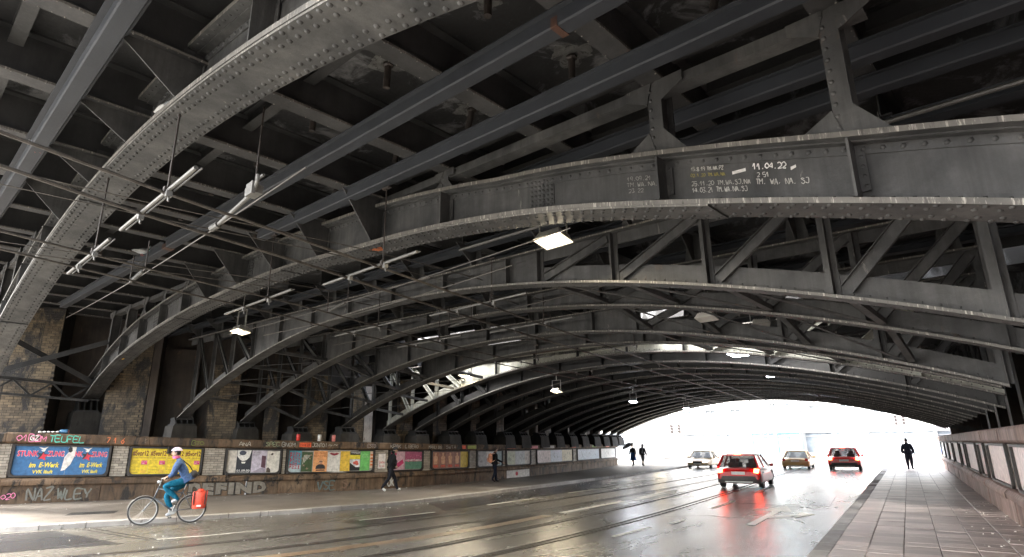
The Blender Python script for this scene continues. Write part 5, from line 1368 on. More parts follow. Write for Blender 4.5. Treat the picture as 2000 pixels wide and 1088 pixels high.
for t, a0, a1 in (('D', 15.62, 16.02), ('E', 16.06, 16.44), ('F', 16.50, 16.86), ('I', 16.92, 17.10), ('N', 17.16, 17.70), ('D', 17.76, 18.2)):
    writing('big silver bubble letter %s sprayed on the lower wall%s' % (t, {15.62: ', first of its word', 17.76: ', last of its word'}.get(a0, '')), WL, t, a0, a1, .06, .50, -.018, (.20, .18, .145), .07, 0, .04 * random.uniform(-1, 1), .05, outline=(.025, .022, .02))
mb = MB(); o0 = WL(31.0, -.016, .3); F = lambda a, d, z: WL(a, d, z) - o0
rect(mb, F, 31.0, 33.4, .02, .50, -.016, 0, .001, .01); o = tag(mb.build('graffiti', flat((.66, .63, .58)), None, o0), 'white painted patch with a red apple low on the wall past the backpack man', 'graffiti')
mb = MB(); mb.poly([F(32.0 + .14 * cos(2 * pi * i / 14), -.020, .26 + .13 * sin(2 * pi * i / 14)) for i in range(14)]); mb.build('apple', flat((.55, .03, .05)), o)
mb = MB(); shape(mb, F, [(31.98, .38), (32.02, .38), (32.08, .46), (32.04, .46)], -.020); mb.build('stalk', flat((.06, .04, .03)), o)
# --- chalk dates on the second rib (parts of that rib)
yw = .52 / 2 - .012
b2 = P(A2.sL, A2.t, A2.zb(A2.sL))
def chalk(body, x0, x1, z0, z1, c=(.62, .62, .60), bold=.012, rot=0.0, shear=.2):
    mb = MB(); hand_text(mb, lambda a, d, z: Vector((a - A2.sL, yw - .016, z - b2.z)), body, x0, x1, z0, z1, 0, .008 if c[0] < .75 else .012, 0, rot)
    mb.build('chalk_writing', flat(c, .8), arch2)
def chz(x, f): return A2.zb(x) + .60 * (.22 + (f - .22) * .70)
CH = (.48, .48, .46)
def chalk_px(body, x0, x1, f0, f1, **k):
    xm = (x0 + x1) / 2; chalk(body, x0, x1, chz(xm, f0), chz(xm, f1), rot=(chz(x1, f0) - chz(x0, f0)) / max(.01, chz(xm, f1) - chz(xm, f0)), **k)
chalk_px('19.09.21', 21.95, 22.27, .70, .82, c=(.30, .30, .29)); chalk_px('TM,WA,NA,SJ', 21.94, 22.46, .52, .64, c=(.30, .30, .29)); chalk_px('23 22', 21.96, 22.16, .34, .45, c=(.30, .30, .29))
chalk_px('15.8.19 TM,NA,PZ', 22.76, 23.12, .87, .97, c=CH); chalk_px('02.1.20 TM,WA,NA', 22.75, 23.13, .70, .79, c=(.26, .23, .08)); chalk_px('25.11.20 TM,WA,SJ,NA', 22.75, 23.38, .45, .57, c=(.38, .38, .36)); chalk_px('14.03.21 TM,WA,NA,SJ', 22.75, 23.34, .26, .39, c=CH)
chalk_px('11,04,22', 23.42, 23.74, .82, .97, c=(.8, .8, .78), bold=.004); chalk_px('2 51', 23.45, 23.57, .62, .73, c=CH); chalk_px('TM, WA, NA, SJ', 23.43, 23.92, .42, .56, c=CH)
mb = MB()
for i in range(4): mb.bar((23.20 - A2.sL, yw - .004, chz(23.3, .80 + .02 * i) - b2.z), (23.34 - A2.sL, yw - .004, chz(23.34, .81 + .02 * i) - b2.z), .002, .009, (0, 0, 1))
for i in range(3): mb.bar((23.77 - A2.sL, yw - .004, chz(23.8, .80 + .03 * i) - b2.z), (23.82 - A2.sL, yw - .004, chz(23.8, .84 + .02 * i) - b2.z), .002, .010, (0, 0, 1))
mb.build('chalk_mark', flat((.8, .8, .78), .8), arch2)
# small orange sprays on the steel
for s, A_, w, nm in ((16.6, A2, .34, 'orange_mark'), (1.9, A2, .14, 'orange_mark')):
    mb = MB(); yb = .18
    for i in range(4 if w > .2 else 1): mb.bar((s - A2.sL + .02 * i, yb + .04 * i, A2.zb(s) - b2.z - .083), (s + w - A2.sL - .03 * i, yb + .04 * i + .01, A2.zb(s + w) - b2.z - .083), .016 if w > .2 else .05, .002)
    mb.build(nm, flat((.85, .20, .04) if w > .2 else (.75, .45, .05), .6), arch2)
# drink can and bottles left on the cap
def can(lab, a, c1, c2, rzv, lying=True):
    o0 = WL(a, .04, 2.142); k = MB(); r = thing('drink_can', lab, 'can', o0 + Vector((0, 0, .034 if lying else 0)), rzv)
    ax = (1, 0, 0) if lying else (0, 0, 1)
    k.lathe([(.024, 0), (.033, .012), (.033, .10), (.028, .115)], (-.06, 0, 0) if lying else (0, 0, 0), ax, 14); k.build('body', flat(c1, .3), r, smooth=True)
    k = MB(); k.lathe([(.028, .1155), (.026, .117), (.001, .115)], (-.06, 0, 0) if lying else (0, 0, 0), ax, 14); k.build('lid', flat(c2, .3), r)
    r.scale = (2.2, 2.2, 2.2); r.location.z += .04 if lying else 0
can('blue drink can with a pink end lying on the wall cap', 11.62, (.05, .16, .30), (.75, .30, .35), RA(50))
for a, c, lab in ((19.2, (.7, .05, .04), 'red can standing on the wall cap over the turquoise poster'), (20.55, (.75, .25, .22), 'pinkish can standing on the cap over the white poster'), (20.0, (.7, .7, .68), 'pale cup standing on the cap over the orange poster')):
    can(lab, a, c, (.6, .6, .6), 0, False)
mb = MB(); o0 = WL(10.95, .02, 2.142)
for i in range(5): mb.ell(Vector((.12 * i * .55, .12 * i * .83, .03)) , (.09, .05, .03), 8, 5)
tag(mb.build('crumpled_wrapper', M['white'], None, o0), 'crumpled white wrapper on the wall cap left of the blue can', 'litter')

# ================================================================ PEOPLE
SKIN = (.42, .27, .20)
def cloth(c): return flat(c, .8)
def person(label, loc, rz, J, col, scale=1.0, hair=(.03, .022, .018), radii=None, cap=None, hood=False, coat=None, head_tilt=0.0, group=None, grip=(0.35, 0.35)):
    """J: joints in metres, the figure facing +y, x to its right. col: jacket, trousers, shoe, hand"""
    root = thing('person', label, 'person', loc, rz, group)
    names = ['pelvis', 'waist', 'chest', 'neck', 'head0', 'shl', 'ell', 'wrl', 'shr', 'elr', 'wrr', 'hil', 'knl', 'anl', 'tol', 'hir', 'knr', 'anr', 'tor']
    R = dict(pelvis=.145, waist=.145, chest=.165, neck=.066, head0=.058, shl=.095, ell=.066, wrl=.046, shr=.095, elr=.066, wrr=.046, hil=.110, knl=.078, anl=.058, tol=.042, hir=.110, knr=.078, anr=.058, tor=.042)
    if radii: R.update(radii)
    ed = [('pelvis', 'waist', 0), ('waist', 'chest', 0), ('chest', 'neck', 0), ('neck', 'head0', 3), ('chest', 'shl', 0), ('shl', 'ell', 0), ('ell', 'wrl', 0), ('chest', 'shr', 0), ('shr', 'elr', 0), ('elr', 'wrr', 0),
          ('pelvis', 'hil', 1), ('hil', 'knl', 1), ('knl', 'anl', 1), ('anl', 'tol', 2), ('pelvis', 'hir', 1), ('hir', 'knr', 1), ('knr', 'anr', 1), ('anr', 'tor', 2)]
    me = bpy.data.meshes.new('person_cage')
    me.from_pydata([J[n] for n in names], [(names.index(a), names.index(b)) for a, b, _ in ed], [])
    ob = bpy.data.objects.new('person_cage', me); COL.objects.link(ob)
    md = ob.modifiers.new('Skin', 'SKIN'); md.branch_smoothing = .6
    for i, n in enumerate(names):
        sv = me.skin_vertices[0].data[i]; r = R[n]
        fx = 1.25 if n in ('pelvis', 'waist', 'chest') else 1.0
        sv.radius = (r * fx, r); sv.use_root = (n == 'pelvis')
    ob.modifiers.new('Sub', 'SUBSURF').levels = 2
    bpy.context.view_layer.update()
    dg = bpy.context.evaluated_depsgraph_get(); em = bpy.data.meshes.new_from_object(ob.evaluated_get(dg))
    mb = MB(); mb.v = [tuple(v.co) for v in em.vertices]
    JV = {n: Vector(J[n]) for n in names}
    def seg(p, a, b):
        ab = b - a; t = max(0, min(1, (p - a).dot(ab) / max(1e-9, ab.length_squared))); return (p - a - ab * t).length
    for f in em.polygons:
        c = f.center; best = min(ed, key=lambda e: seg(c, JV[e[0]], JV[e[1]]) - .3 * min(R[e[0]], R[e[1]]))
        k = best[2]
        if k == 1 and best[0] == 'pelvis' and c.z > JV['pelvis'].z + .02: k = 0
        mb.f.append(tuple(f.vertices)); mb.m.append(k)
    bpy.data.objects.remove(ob); bpy.data.meshes.remove(me); bpy.data.meshes.remove(em)
    # head with face, on the same mesh
    H = JV['head0']; Rm = Matrix.Rotation(head_tilt, 3, 'X')
    hc = H + Rm @ Vector((0, .025, .085))
    mb.ell(hc, (.074, .093, .118), 16, 12, 3, Rm)
    mb.ell(hc + Rm @ Vector((0, .093, -.008)), (.014, .020, .026), 8, 6, 3, Rm)
    mb.ell(hc + Rm @ Vector((0, .070, -.088)), (.030, .022, .022), 8, 6, 3, Rm)
    for sx in (-1, 1):
        mb.ell(hc + Rm @ Vector((sx * .074, -.005, -.01)), (.012, .022, .032), 8, 6, 3, Rm)
        mb.ell(hc + Rm @ Vector((sx * .030, .078, .018)), (.012, .010, .007), 8, 5, 4, Rm)
    mb.ell(hc + Rm @ Vector((0, .083, -.052)), (.022, .010, .006), 8, 5, 5, Rm)
    # hands: palm, four unequal curled fingers and a thumb
    for sfx, g in (('l', grip[0]), ('r', grip[1])):
        w, e = JV['wr' + sfx], JV['el' + sfx]; d = (w - e).normalized(); sd = d.cross(Vector((1, 0, 0)) if abs(d.x) < .8 else Vector((0, 1, 0))).normalized(); pn = sd.cross(d)
        sg = 1 if sfx == 'l' else -1
        palm = w + d * .05
        mb.tube([w - d * .01, w + d * .03, w + d * .085], [.026, .034, .030], 8, 3)
        for i, ln in enumerate((.070, .080, .075, .058)):
            b0 = w + d * .082 + sd * (.027 - .018 * i)
            k1 = b0 + (d * cos(g) + pn * sg * sin(g)) * ln * .5; k2 = k1 + (d * cos(2.2 * g) + pn * sg * sin(2.2 * g)) * ln * .5
            mb.tube([b0 - d * .02, b0, k1, k2], [.009, .0095, .0085, .006], 6, 3)
        b0 = w + d * .03 + sd * .028
        mb.tube([b0, b0 + sd * .025 + d * .02, b0 + sd * .032 + d * .05 + pn * sg * .015], [.011, .010, .007], 6, 3)
    o = mb.build('body', [cloth(col[0]), cloth(col[1]), cloth(col[2]), flat(SKIN, .5), flat((.02, .02, .02)), flat((.30, .11, .10))], root, smooth=True)
    hb = MB()
    if cap is None:
        rows = []
        hb.ell(hc + Rm @ Vector((0, -.018, .022)), (.083, .094, .112), 16, 10, 0, Rm)
        n0 = len(hb.v)
        hb.build('hair', flat(hair, .6), root, smooth=True)
    else:
        hb.ell(hc + Rm @ Vector((0, -.008, .035)), (.088, .104, .098), 16, 10, 0, Rm)
        hb.build('hat', flat(cap, .6), root, smooth=True)
    if hood:
        k = MB(); k.ell(hc + Rm @ Vector((0, -.07, -.10)), (.10, .075, .06), 14, 8); k.build('hood', cloth(col[0]), root, smooth=True)
    # jacket hem and cuffs
    k = MB(); c = (JV['hil'] + JV['hir']) / 2; up = (JV['waist'] - JV['pelvis']).normalized()
    ring = []
    sx = max(.165, R['pelvis'] * 1.3)
    sdv = Vector((1, 0, 0)); fw = up.cross(sdv).normalized() * -1
    for h, q in ((-.05, 1.08), (.02, 1.1), (.12, 1.0)):
        ring.append([JV['pelvis'] + up * h + sdv * sx * q * cos(2 * pi * i / 16) + fw * (R['pelvis'] * q * 1.04) * sin(2 * pi * i / 16) for i in range(16)])
    k.strip(ring, 0, True)
    k.build('jacket_hem', cloth(coat[0] if coat else col[0]), root, smooth=True)
    if coat:
        k = MB(); rg = []
        zt = JV['waist'].z
        for f in range(6):
            h = f / 5; z = zt - (zt - coat[1]) * h; q = .15 + .10 * h
            rg.append([(q * 1.15 * cos(2 * pi * i / 18) * (1 + .05 * sin(5 * i)), q * .95 * sin(2 * pi * i / 18) + JV['pelvis'].y, z) for i in range(18)])
        k.strip(rg, 0, True); k.build('coat_skirt', cloth(coat[0]), root, smooth=True)
    root.scale = (scale,) * 3
    return root, hc
def stand(lean=0.0, stride=0.0, arm=0.0, spread=0.0, elbow=.25, pocket=False, twist=0.0):
    """standing or walking joints for a 1.75 m figure"""
    J = {}
    J['pelvis'] = (0, 0, .93); J['waist'] = (0, .01 + lean * .12, 1.10); J['chest'] = (0, .01 + lean * .32, 1.32); J['neck'] = (0, .02 + lean * .47, 1.47); J['head0'] = (0, .03 + lean * .55, 1.545)
    for s, k, sg in (('l', -1, 1), ('r', 1, -1)):
        f = sg * stride
        J['sh' + s] = (k * .185, lean * .38 - sg * twist * .05, 1.40)
        if pocket:
            J['el' + s] = (k * .265, lean * .3 - .10, 1.14); J['wr' + s] = (k * .20, lean * .2 + .10, .99)
        else:
            J['el' + s] = (k * (.23 + spread), lean * .35 - f * arm * .5 - .02, 1.13); J['wr' + s] = (k * (.25 + spread * 1.5), lean * .35 - f * arm + elbow * .35, .89 + elbow * .1)
        J['hi' + s] = (k * .09, 0, .90)
        J['kn' + s] = (k * .10, f * .48 + (.06 if f < 0 else .05), .50); J['an' + s] = (k * .10, f * .95 - (.05 if f < 0 else 0), .085 + (.07 if f < -.1 else 0)); J['to' + s] = (k * .12, f * .95 + .17 - (.05 if f < 0 else 0), .035 + (.0 if f < -.1 else 0))
    return J
def hd(dx, dy): return atan2(-dx, dy)   # z rotation that turns +y to (dx, dy)
# walking man in black with white shoes
J = stand(.16, .36, .5, pocket=True)
person('man walking in black hooded jacket and white trainers along the left pavement', (-17.05, 17.62, 0.004), hd(.42, .91), J, ((.012, .012, .014), (.014, .015, .02), (.72, .76, .74), SKIN), .945, cap=(.012, .012, .012), hood=True, head_tilt=-.25)
# man with the salmon backpack
J = stand(.04, .14, .3, elbow=.9)
pm, hc = person('man in dark jacket and jeans carrying a salmon backpack on the left pavement', (-16.56, 24.0, 0.004), hd(.50, .87), J, ((.012, .012, .013), (.012, .016, .03), (.03, .02, .02), SKIN), .90, hair=(.03, .018, .012))
def backpack(lab, par, col, trim, y=-.24, z=1.20, w=.17, h=.27, d=.10):
    r = thing('backpack', lab, 'backpack', par.matrix_basis @ Vector((0, y, z - h)), par.rotation_euler[2])
    s = par.scale[0]; k = MB(); n = 16; rows = []
    for j in range(7):
        u = -1 + 2 * j / 6; q = max(.05, (1 - abs(u) ** 4) ** .35); rows.append([(w * q * cos(2 * pi * i / n) * (1.0 if abs(cos(2 * pi * i / n)) < .9 else .97), d * q * sin(2 * pi * i / n), h + h * u) for i in range(n)])
    k.strip(rows, 0, True); k.poly(rows[0]); k.poly(rows[-1]); k.build('sack', flat(col, .7), r, smooth=True)
    k = MB(); k.box(-w * .7, w * .7, -d * 1.25, -d * .6, h * .35, h * 1.05); k.build('pocket', flat(tuple(x * .88 for x in col), .7), r)
    for sx in (-1, 1):
        k = MB(); k.tube([(sx * .09, d * .7, h * 1.75), (sx * .11, d + .10, h * 1.9), (sx * .12, d + .22, h * 1.5), (sx * .13, d + .14, h * .7), (sx * .10, d * .6, h * .3)], .018, 6); k.build('strap', flat(trim, .7), r)
    r.scale = (s, s, s)
    return r
backpack('salmon pink backpack worn by the man in dark jacket', pm, (.72, .33, .20), (.70, .42, .30))
# couple under an umbrella near the exit
J = stand(.05, .20, .4); pw, hcw = person('woman in a long blue coat under a grey umbrella near the exit', (-18.0, 44.9, .004), hd(-.2, -1), J, ((.03, .03, .04), (.02, .02, .03), (.02, .02, .02), SKIN), .92, hair=(.02, .015, .012), coat=((.03, .09, .28), .45))
J = stand(.08, .28, .4); pk, _ = person('man in dark jacket with black backpack beside the blue coated woman', (-17.3, 45.1, .004), hd(.1, 1), J, ((.018, .018, .02), (.10, .10, .10), (.02, .02, .02), SKIN), .92, cap=(.05, .05, .055), hood=True)
backpack('black backpack worn by the man beside the blue coat', pk, (.015, .015, .018), (.02, .02, .02))
um = thing('umbrella', 'open grey umbrella held over the woman in blue', 'umbrella', (-18.08, 44.78, 1.02), 0)
k = MB(); T = Matrix.Rotation(RA(-28), 3, 'Y'); n = 8; rows = []
for j in range(5):
    ph = j / 4 * 1.15; rows.append([T @ Vector((.56 * sin(ph) * cos(2 * pi * i / n), .56 * sin(ph) * sin(2 * pi * i / n), .46 + .40 * cos(ph) - .12)) for i in range(n)])
k.strip(rows, 0, True); k.build('canopy', flat((.045, .048, .058), .5), um)
for i in range(n):
    k = MB(); k.tube([r[i] for r in rows], .005, 4); k.build('rib', M['grey'], um)
k = MB(); k.tube([T @ Vector((0, 0, -.05)), T @ Vector((0, 0, .80))], .009, 6); k.tube([T @ Vector((0, 0, -.05)), T @ Vector((.03, 0, -.09)), T @ Vector((.05, 0, -.05))], .012, 6); k.build('shaft', M['black'], um)
# man in silhouette on the right pavement and someone at the end of the right wall
J = stand(.03, .12, .2, spread=.03, elbow=.15)
person('man in dark coat walking away on the right pavement towards the light', (-.12, 43.8, .016), hd(.04, 1), J, ((.03, .034, .05), (.024, .028, .042), (.015, .015, .02), SKIN), 1.03, hair=(.02, .018, .018), radii=dict(chest=.185, waist=.185, pelvis=.18, shl=.10, shr=.10, ell=.085, elr=.085, hil=.13, hir=.13, knl=.10, knr=.10))
J = stand(.02, .1, .2)
person('far person in blue jacket at the end of the right wall', (2.05, 50.5, -.10), hd(.0, 1), J, ((.03, .05, .14), (.03, .03, .06), (.02, .02, .02), SKIN), .95)

# ================================================================ CYCLIST
RWp, FWp = Vector((-15.45, 8.92, -.112)), Vector((-16.02, 8.03, -.112))
bd_ = (FWp - RWp).normalized(); BZ = hd(bd_.x, bd_.y)
bike = thing('bicycle', 'grey city bicycle ridden along the road by the left kerb', 'bicycle', RWp, BZ)
wb, wr = (FWp - RWp).length, .335
def wheel(y, nm):
    k = MB(); n = 28; rows = []
    for i in range(n + 1):
        a = 2 * pi * i / n; c = Vector((0, y + wr * .0 + (wr - .02) * cos(a), wr + (wr - .02) * sin(a))); rad = Vector((0, cos(a), sin(a)))
        rows.append([c + rad * .02 * cos(b) + Vector((.017 * sin(b), 0, 0)) for b in [2 * pi * j / 8 for j in range(8)]])
    k.strip(rows, 0, True); w = k.build('wheel', M['black'], bike, smooth=True)
    k = MB(); rows = []
    for i in range(n + 1):
        a = 2 * pi * i / n; rad = Vector((0, cos(a), sin(a))); c = Vector((0, y, wr)) + rad * (wr - .045)
        rows.append([c + rad * .008 + Vector((-.011, 0, 0)), c + rad * .008 + Vector((.011, 0, 0)), c - rad * .008 + Vector((.008, 0, 0)), c - rad * .008 + Vector((-.008, 0, 0))])
    k.strip(rows, 0, True); k.build('rim', M['grey'], w)
    for i in range(18):
        k = MB(); a = 2 * pi * i / 18; b = a + (.35 if i % 2 else -.35); k.tube([(.022 if i % 4 < 2 else -.022, y + .02 * cos(b), wr + .02 * sin(b)), (0, y + (wr - .05) * cos(a), wr + (wr - .05) * sin(a))], .0022, 4, cap=False); k.build('spoke', M['grey'], w)
    k = MB(); k.lathe([(.016, -.05), (.024, -.03), (.018, 0), (.024, .03), (.016, .05)], (0, y, wr), (1, 0, 0), 10); k.build('hub', M['grey'], w)
wheel(0, 'rear'); wheel(wb, 'front')
bb_, st_, hdt, hdb = Vector((0, .42, .30)), Vector((0, .22, .80)), Vector((0, wb - .28, .90)), Vector((0, wb - .20, .62))
fc = flat((.10, .11, .12), .35)
k = MB(); k.tube([bb_, st_], .016, 8); k.tube([bb_, hdb], .020, 8); k.tube([st_ + Vector((0, .03, -.09)), hdt + Vector((0, .01, -.06))], .016, 8); k.tube([hdb, hdt], .020, 8)
for sx in (-.055, .055): k.tube([bb_ + Vector((sx * .5, 0, 0)), (sx, 0, wr)], .010, 6); k.tube([st_ + Vector((sx * .4, .02, -.06)), (sx, 0, wr)], .008, 6)
k.build('frame', fc, bike, smooth=True)
k = MB()
for sx in (-.05, .05): k.tube([hdb + Vector((sx * .6, 0, 0)), hdb + Vector((sx, .06, -.10)), (sx, wb, wr)], .012, 6)
k.build('fork', fc, bike, smooth=True)
k = MB(); k.tube([hdt, hdt + Vector((0, -.03, .16))], .013, 6); hb_ = hdt + Vector((0, -.03, .16)); k.tube([hb_ + Vector((-.28, -.12, .03)), hb_ + Vector((-.16, -.02, .03)), hb_, hb_ + Vector((.16, -.02, .03)), hb_ + Vector((.28, -.12, .03))], .012, 6); k.build('handlebar', M['grey'], bike, smooth=True)
for sx in (-1, 1):
    k = MB(); k.tube([hb_ + Vector((sx * .22, -.07, .03)), hb_ + Vector((sx * .29, -.128, .03))], .018, 8); k.build('grip', M['black'], bike)
k = MB(); k.tube([st_, st_ + Vector((0, -.04, .13))], .013, 6); k.build('seat_post', M['grey'], bike)
k = MB(); c = st_ + Vector((0, -.06, .15)); k.strip([[c + Vector((w * sin(2 * pi * i / 10), y, .025 * cos(2 * pi * i / 10))) for i in range(10)] for y, w in ((-.13, .03), (-.10, .085), (-.02, .075), (.06, .03), (.14, .022), (.15, .005))], 0, True); k.build('saddle', M['black'], bike, smooth=True)
k = MB(); k.lathe([(.085, -.006), (.095, 0), (.085, .006)], bb_ + Vector((.045, 0, 0)), (1, 0, 0), 18); k.tube([bb_ + Vector((.07, 0, 0)), bb_ + Vector((.075, .05, -.16))], .010, 6); k.tube([bb_ + Vector((-.07, 0, 0)), bb_ + Vector((-.075, -.05, .16))], .010, 6); k.build('crank', M['grey'], bike)
for v in ((.115, .05, -.165), (-.115, -.05, .165)):
    k = MB(); p = bb_ + Vector(v); k.box(p.x - .045, p.x + .045, p.y - .04, p.y + .04, p.z - .012, p.z + .012); k.build('pedal', M['black'], bike)
k = MB(); k.box(-.07, .07, -.30, .16, .715, .73); 
for sx in (-.07, .07): k.tube([(sx, -.2, .715), (sx * .8, 0, wr)], .006, 5); k.tube([(sx, .05, .715), (sx * .8, 0, wr)], .006, 5)
k.build('rack', M['black'], bike)
for y, a0, a1 in ((0, 20, 200), (wb, 10, 150)):
    k = MB(); rows = []
    for i in range(13):
        a = RA(a0 + (a1 - a0) * i / 12); rad = Vector((0, cos(a), sin(a))); c = Vector((0, y, wr)) + rad * (wr + .018); rows.append([c + Vector((-.028, 0, 0)) - rad * .008, c, c + Vector((.028, 0, 0)) - rad * .008, c - rad * .003])
    k.strip(rows, 0, True); k.build('mudguard', M['grey'], bike, smooth=True)
k = MB(); p = hb_ + Vector((0, .06, -.06)); k.lathe([(.02, -.04), (.034, -.01), (.034, .03)], p, (0, 1, 0), 10); k.build('headlight', M['white'], bike)
# red panniers on the rack
for sx, lab in ((1, 'red pannier bag hanging on the rear rack, far side'), (-1, 'bright red pannier bag hanging on the rear rack, near side')):
    pn = thing('pannier_bag', lab, 'bag', RWp + Matrix.Rotation(BZ, 3, 'Z') @ Vector((sx * .16, -.16, .34)), BZ)
    k = MB(); rows = []
    for z, w, d in ((0, .13, .055), (.03, .155, .07), (.2, .165, .08), (.36, .17, .075), (.40, .165, .06)):
        rows.append([(d * (1 if abs(cos(a)) > .5 else .9) * cos(a) * 1.05, w * sin(a), z) for a in [2 * pi * i / 14 for i in range(14)]])
    k.strip(rows, 0, True); k.poly(rows[0]); k.poly(rows[-1]); k.build('bag', flat((.78, .09, .05), .45), pn, smooth=True)
    k = MB(); k.lathe([(.07, 0), (.075, .02), (.06, .05), (.03, .06)], (0, 0, .395), (0, 0, 1), 12); k.build('rolled_top', flat((.62, .07, .04), .45), pn)
    k = MB(); k.box(-.09, .09, -.14, -.12, .1, .40); k.box(-.09, .09, .12, .14, .1, .40); k.build('strap', M['black'], pn)
    k = MB(); k.box(-.092, .092, -.05, .05, .05, .09); k.build('reflector', M['white'], pn)
# rider: hands on the bar, feet on the pedals
sd_ = st_ + Vector((0, -.05, .20))
J = {}
J['pelvis'] = tuple(sd_ + Vector((0, 0, .04))); J['waist'] = (0, sd_.y + .08, sd_.z + .20); J['chest'] = (0, sd_.y + .20, sd_.z + .40); J['neck'] = (0, sd_.y + .27, sd_.z + .55); J['head0'] = (0, sd_.y + .31, sd_.z + .61)
for s, kx in (('l', -1), ('r', 1)):
    J['sh' + s] = (kx * .18, sd_.y + .25, sd_.z + .47); J['wr' + s] = tuple(hb_ + Vector((kx * .26, -.15, .055))); J['el' + s] = (kx * .27, (sd_.y + .25 + hb_.y - .12) / 2 - .02, (sd_.z + .47 + hb_.z) / 2 - .10)
    J['hi' + s] = (kx * .09, sd_.y + .03, sd_.z + .02)
dn, upd = bb_ + Vector((.115, .05, -.145)), bb_ + Vector((-.115, -.05, .185))
J['anr'] = tuple(dn + Vector((0, -.05, .09))); J['tor'] = tuple(dn + Vector((0, .10, .03))); J['knr'] = (.11, .62, .66)
J['anl'] = tuple(upd + Vector((0, -.05, .09))); J['tol'] = tuple(upd + Vector((0, .10, .03))); J['knl'] = (-.12, .68, .90)
rider, hcr = person('cyclist in a blue denim jacket, teal trousers and pale helmet', RWp, BZ, J, ((.07, .12, .24), (.01, .12, .20), (.40, .42, .44), SKIN), 1.0, hair=(.02, .016, .014), head_tilt=-.05, grip=(.9, .9))
k = MB(); n = 18; rows = []
for j in range(7):
    ph = j / 6 * 1.45; rows.append([hcr + Vector((.108 * sin(ph) * cos(2 * pi * i / n), .132 * sin(ph) * sin(2 * pi * i / n) - .01, .035 + .105 * cos(ph))) for i in range(n)])
k.strip(rows, 0, True); k.build('helmet', flat((.60, .52, .68), .35), rider, smooth=True)
for i in (-2, -1, 1, 2):
    k = MB(); k.tube([hcr + Vector((.03 * i, -.08, .115 - .012 * abs(i))), hcr + Vector((.034 * i, 0, .142 - .014 * abs(i))), hcr + Vector((.03 * i, .07, .110 - .012 * abs(i)))], .010, 5); k.build('helmet_vent', flat((.05, .05, .07)), rider)
k = MB(); ring = []
for z, r in ((-.145, .082), (-.12, .098), (-.085, .088)): ring.append([hcr + Vector((r * cos(2 * pi * i / 16) * (1 + .08 * (i % 2)), r * .95 * sin(2 * pi * i / 16) - .02, z)) for i in range(16)])
k.strip(ring, 0, True); k.build('scarf', flat((.72, .15, .32), .8), rider, smooth=True)
hp = thing('hip_bag', 'dark hip bag worn across the cyclist back', 'bag', RWp + Matrix.Rotation(BZ, 3, 'Z') @ Vector((0, sd_.y - .12, sd_.z + .10)), BZ)
k = MB(); k.ell((0, 0, .06), (.17, .09, .10), 14, 8); k.build('pouch', flat((.03, .03, .035), .7), hp, smooth=True)
k = MB(); k.tube([(.15, .02, .10), (.12, .12, .26), (.0, .30, .42), (-.1, .3, .38)], .014, 6); k.build('strap', flat((.02, .02, .02), .7), hp)

# ================================================================ CARS
def glassy():
    m, nt, b = nodes('tinted_car_glass'); b.inputs['Base Color'].default_value = (.04, .05, .05, 1); b.inputs['Roughness'].default_value = .03; b.inputs['Alpha'].default_value = .45
    return m
M['carglass'] = glassy()
M['red_lens'] = plain('red_lens', (.45, .01, .01), .2, 0, 0)
M['red_lit'] = plain('lit_red_lens', (.5, .02, .02), .2, 0, 0, emit=((1, .06, .02), 4.0))
M['head_lit'] = plain('lit_headlamp', (1, 1, 1), .2, 0, 0, emit=((1, .95, .85), 4.0))
def carpaint(name, c):
    m, nt, b = nodes(name); v = wpos(nt)
    nt.links.new(ramp(nt, noise(nt, 3, v), [(.3, tuple(x * .85 for x in c)), (.7, c)]), b.inputs['Base Color'])
    b.inputs['Roughness'].default_value = .28; b.inputs['Coat Weight'].default_value = .15; b.inputs['Coat Roughness'].default_value = .08
    return m
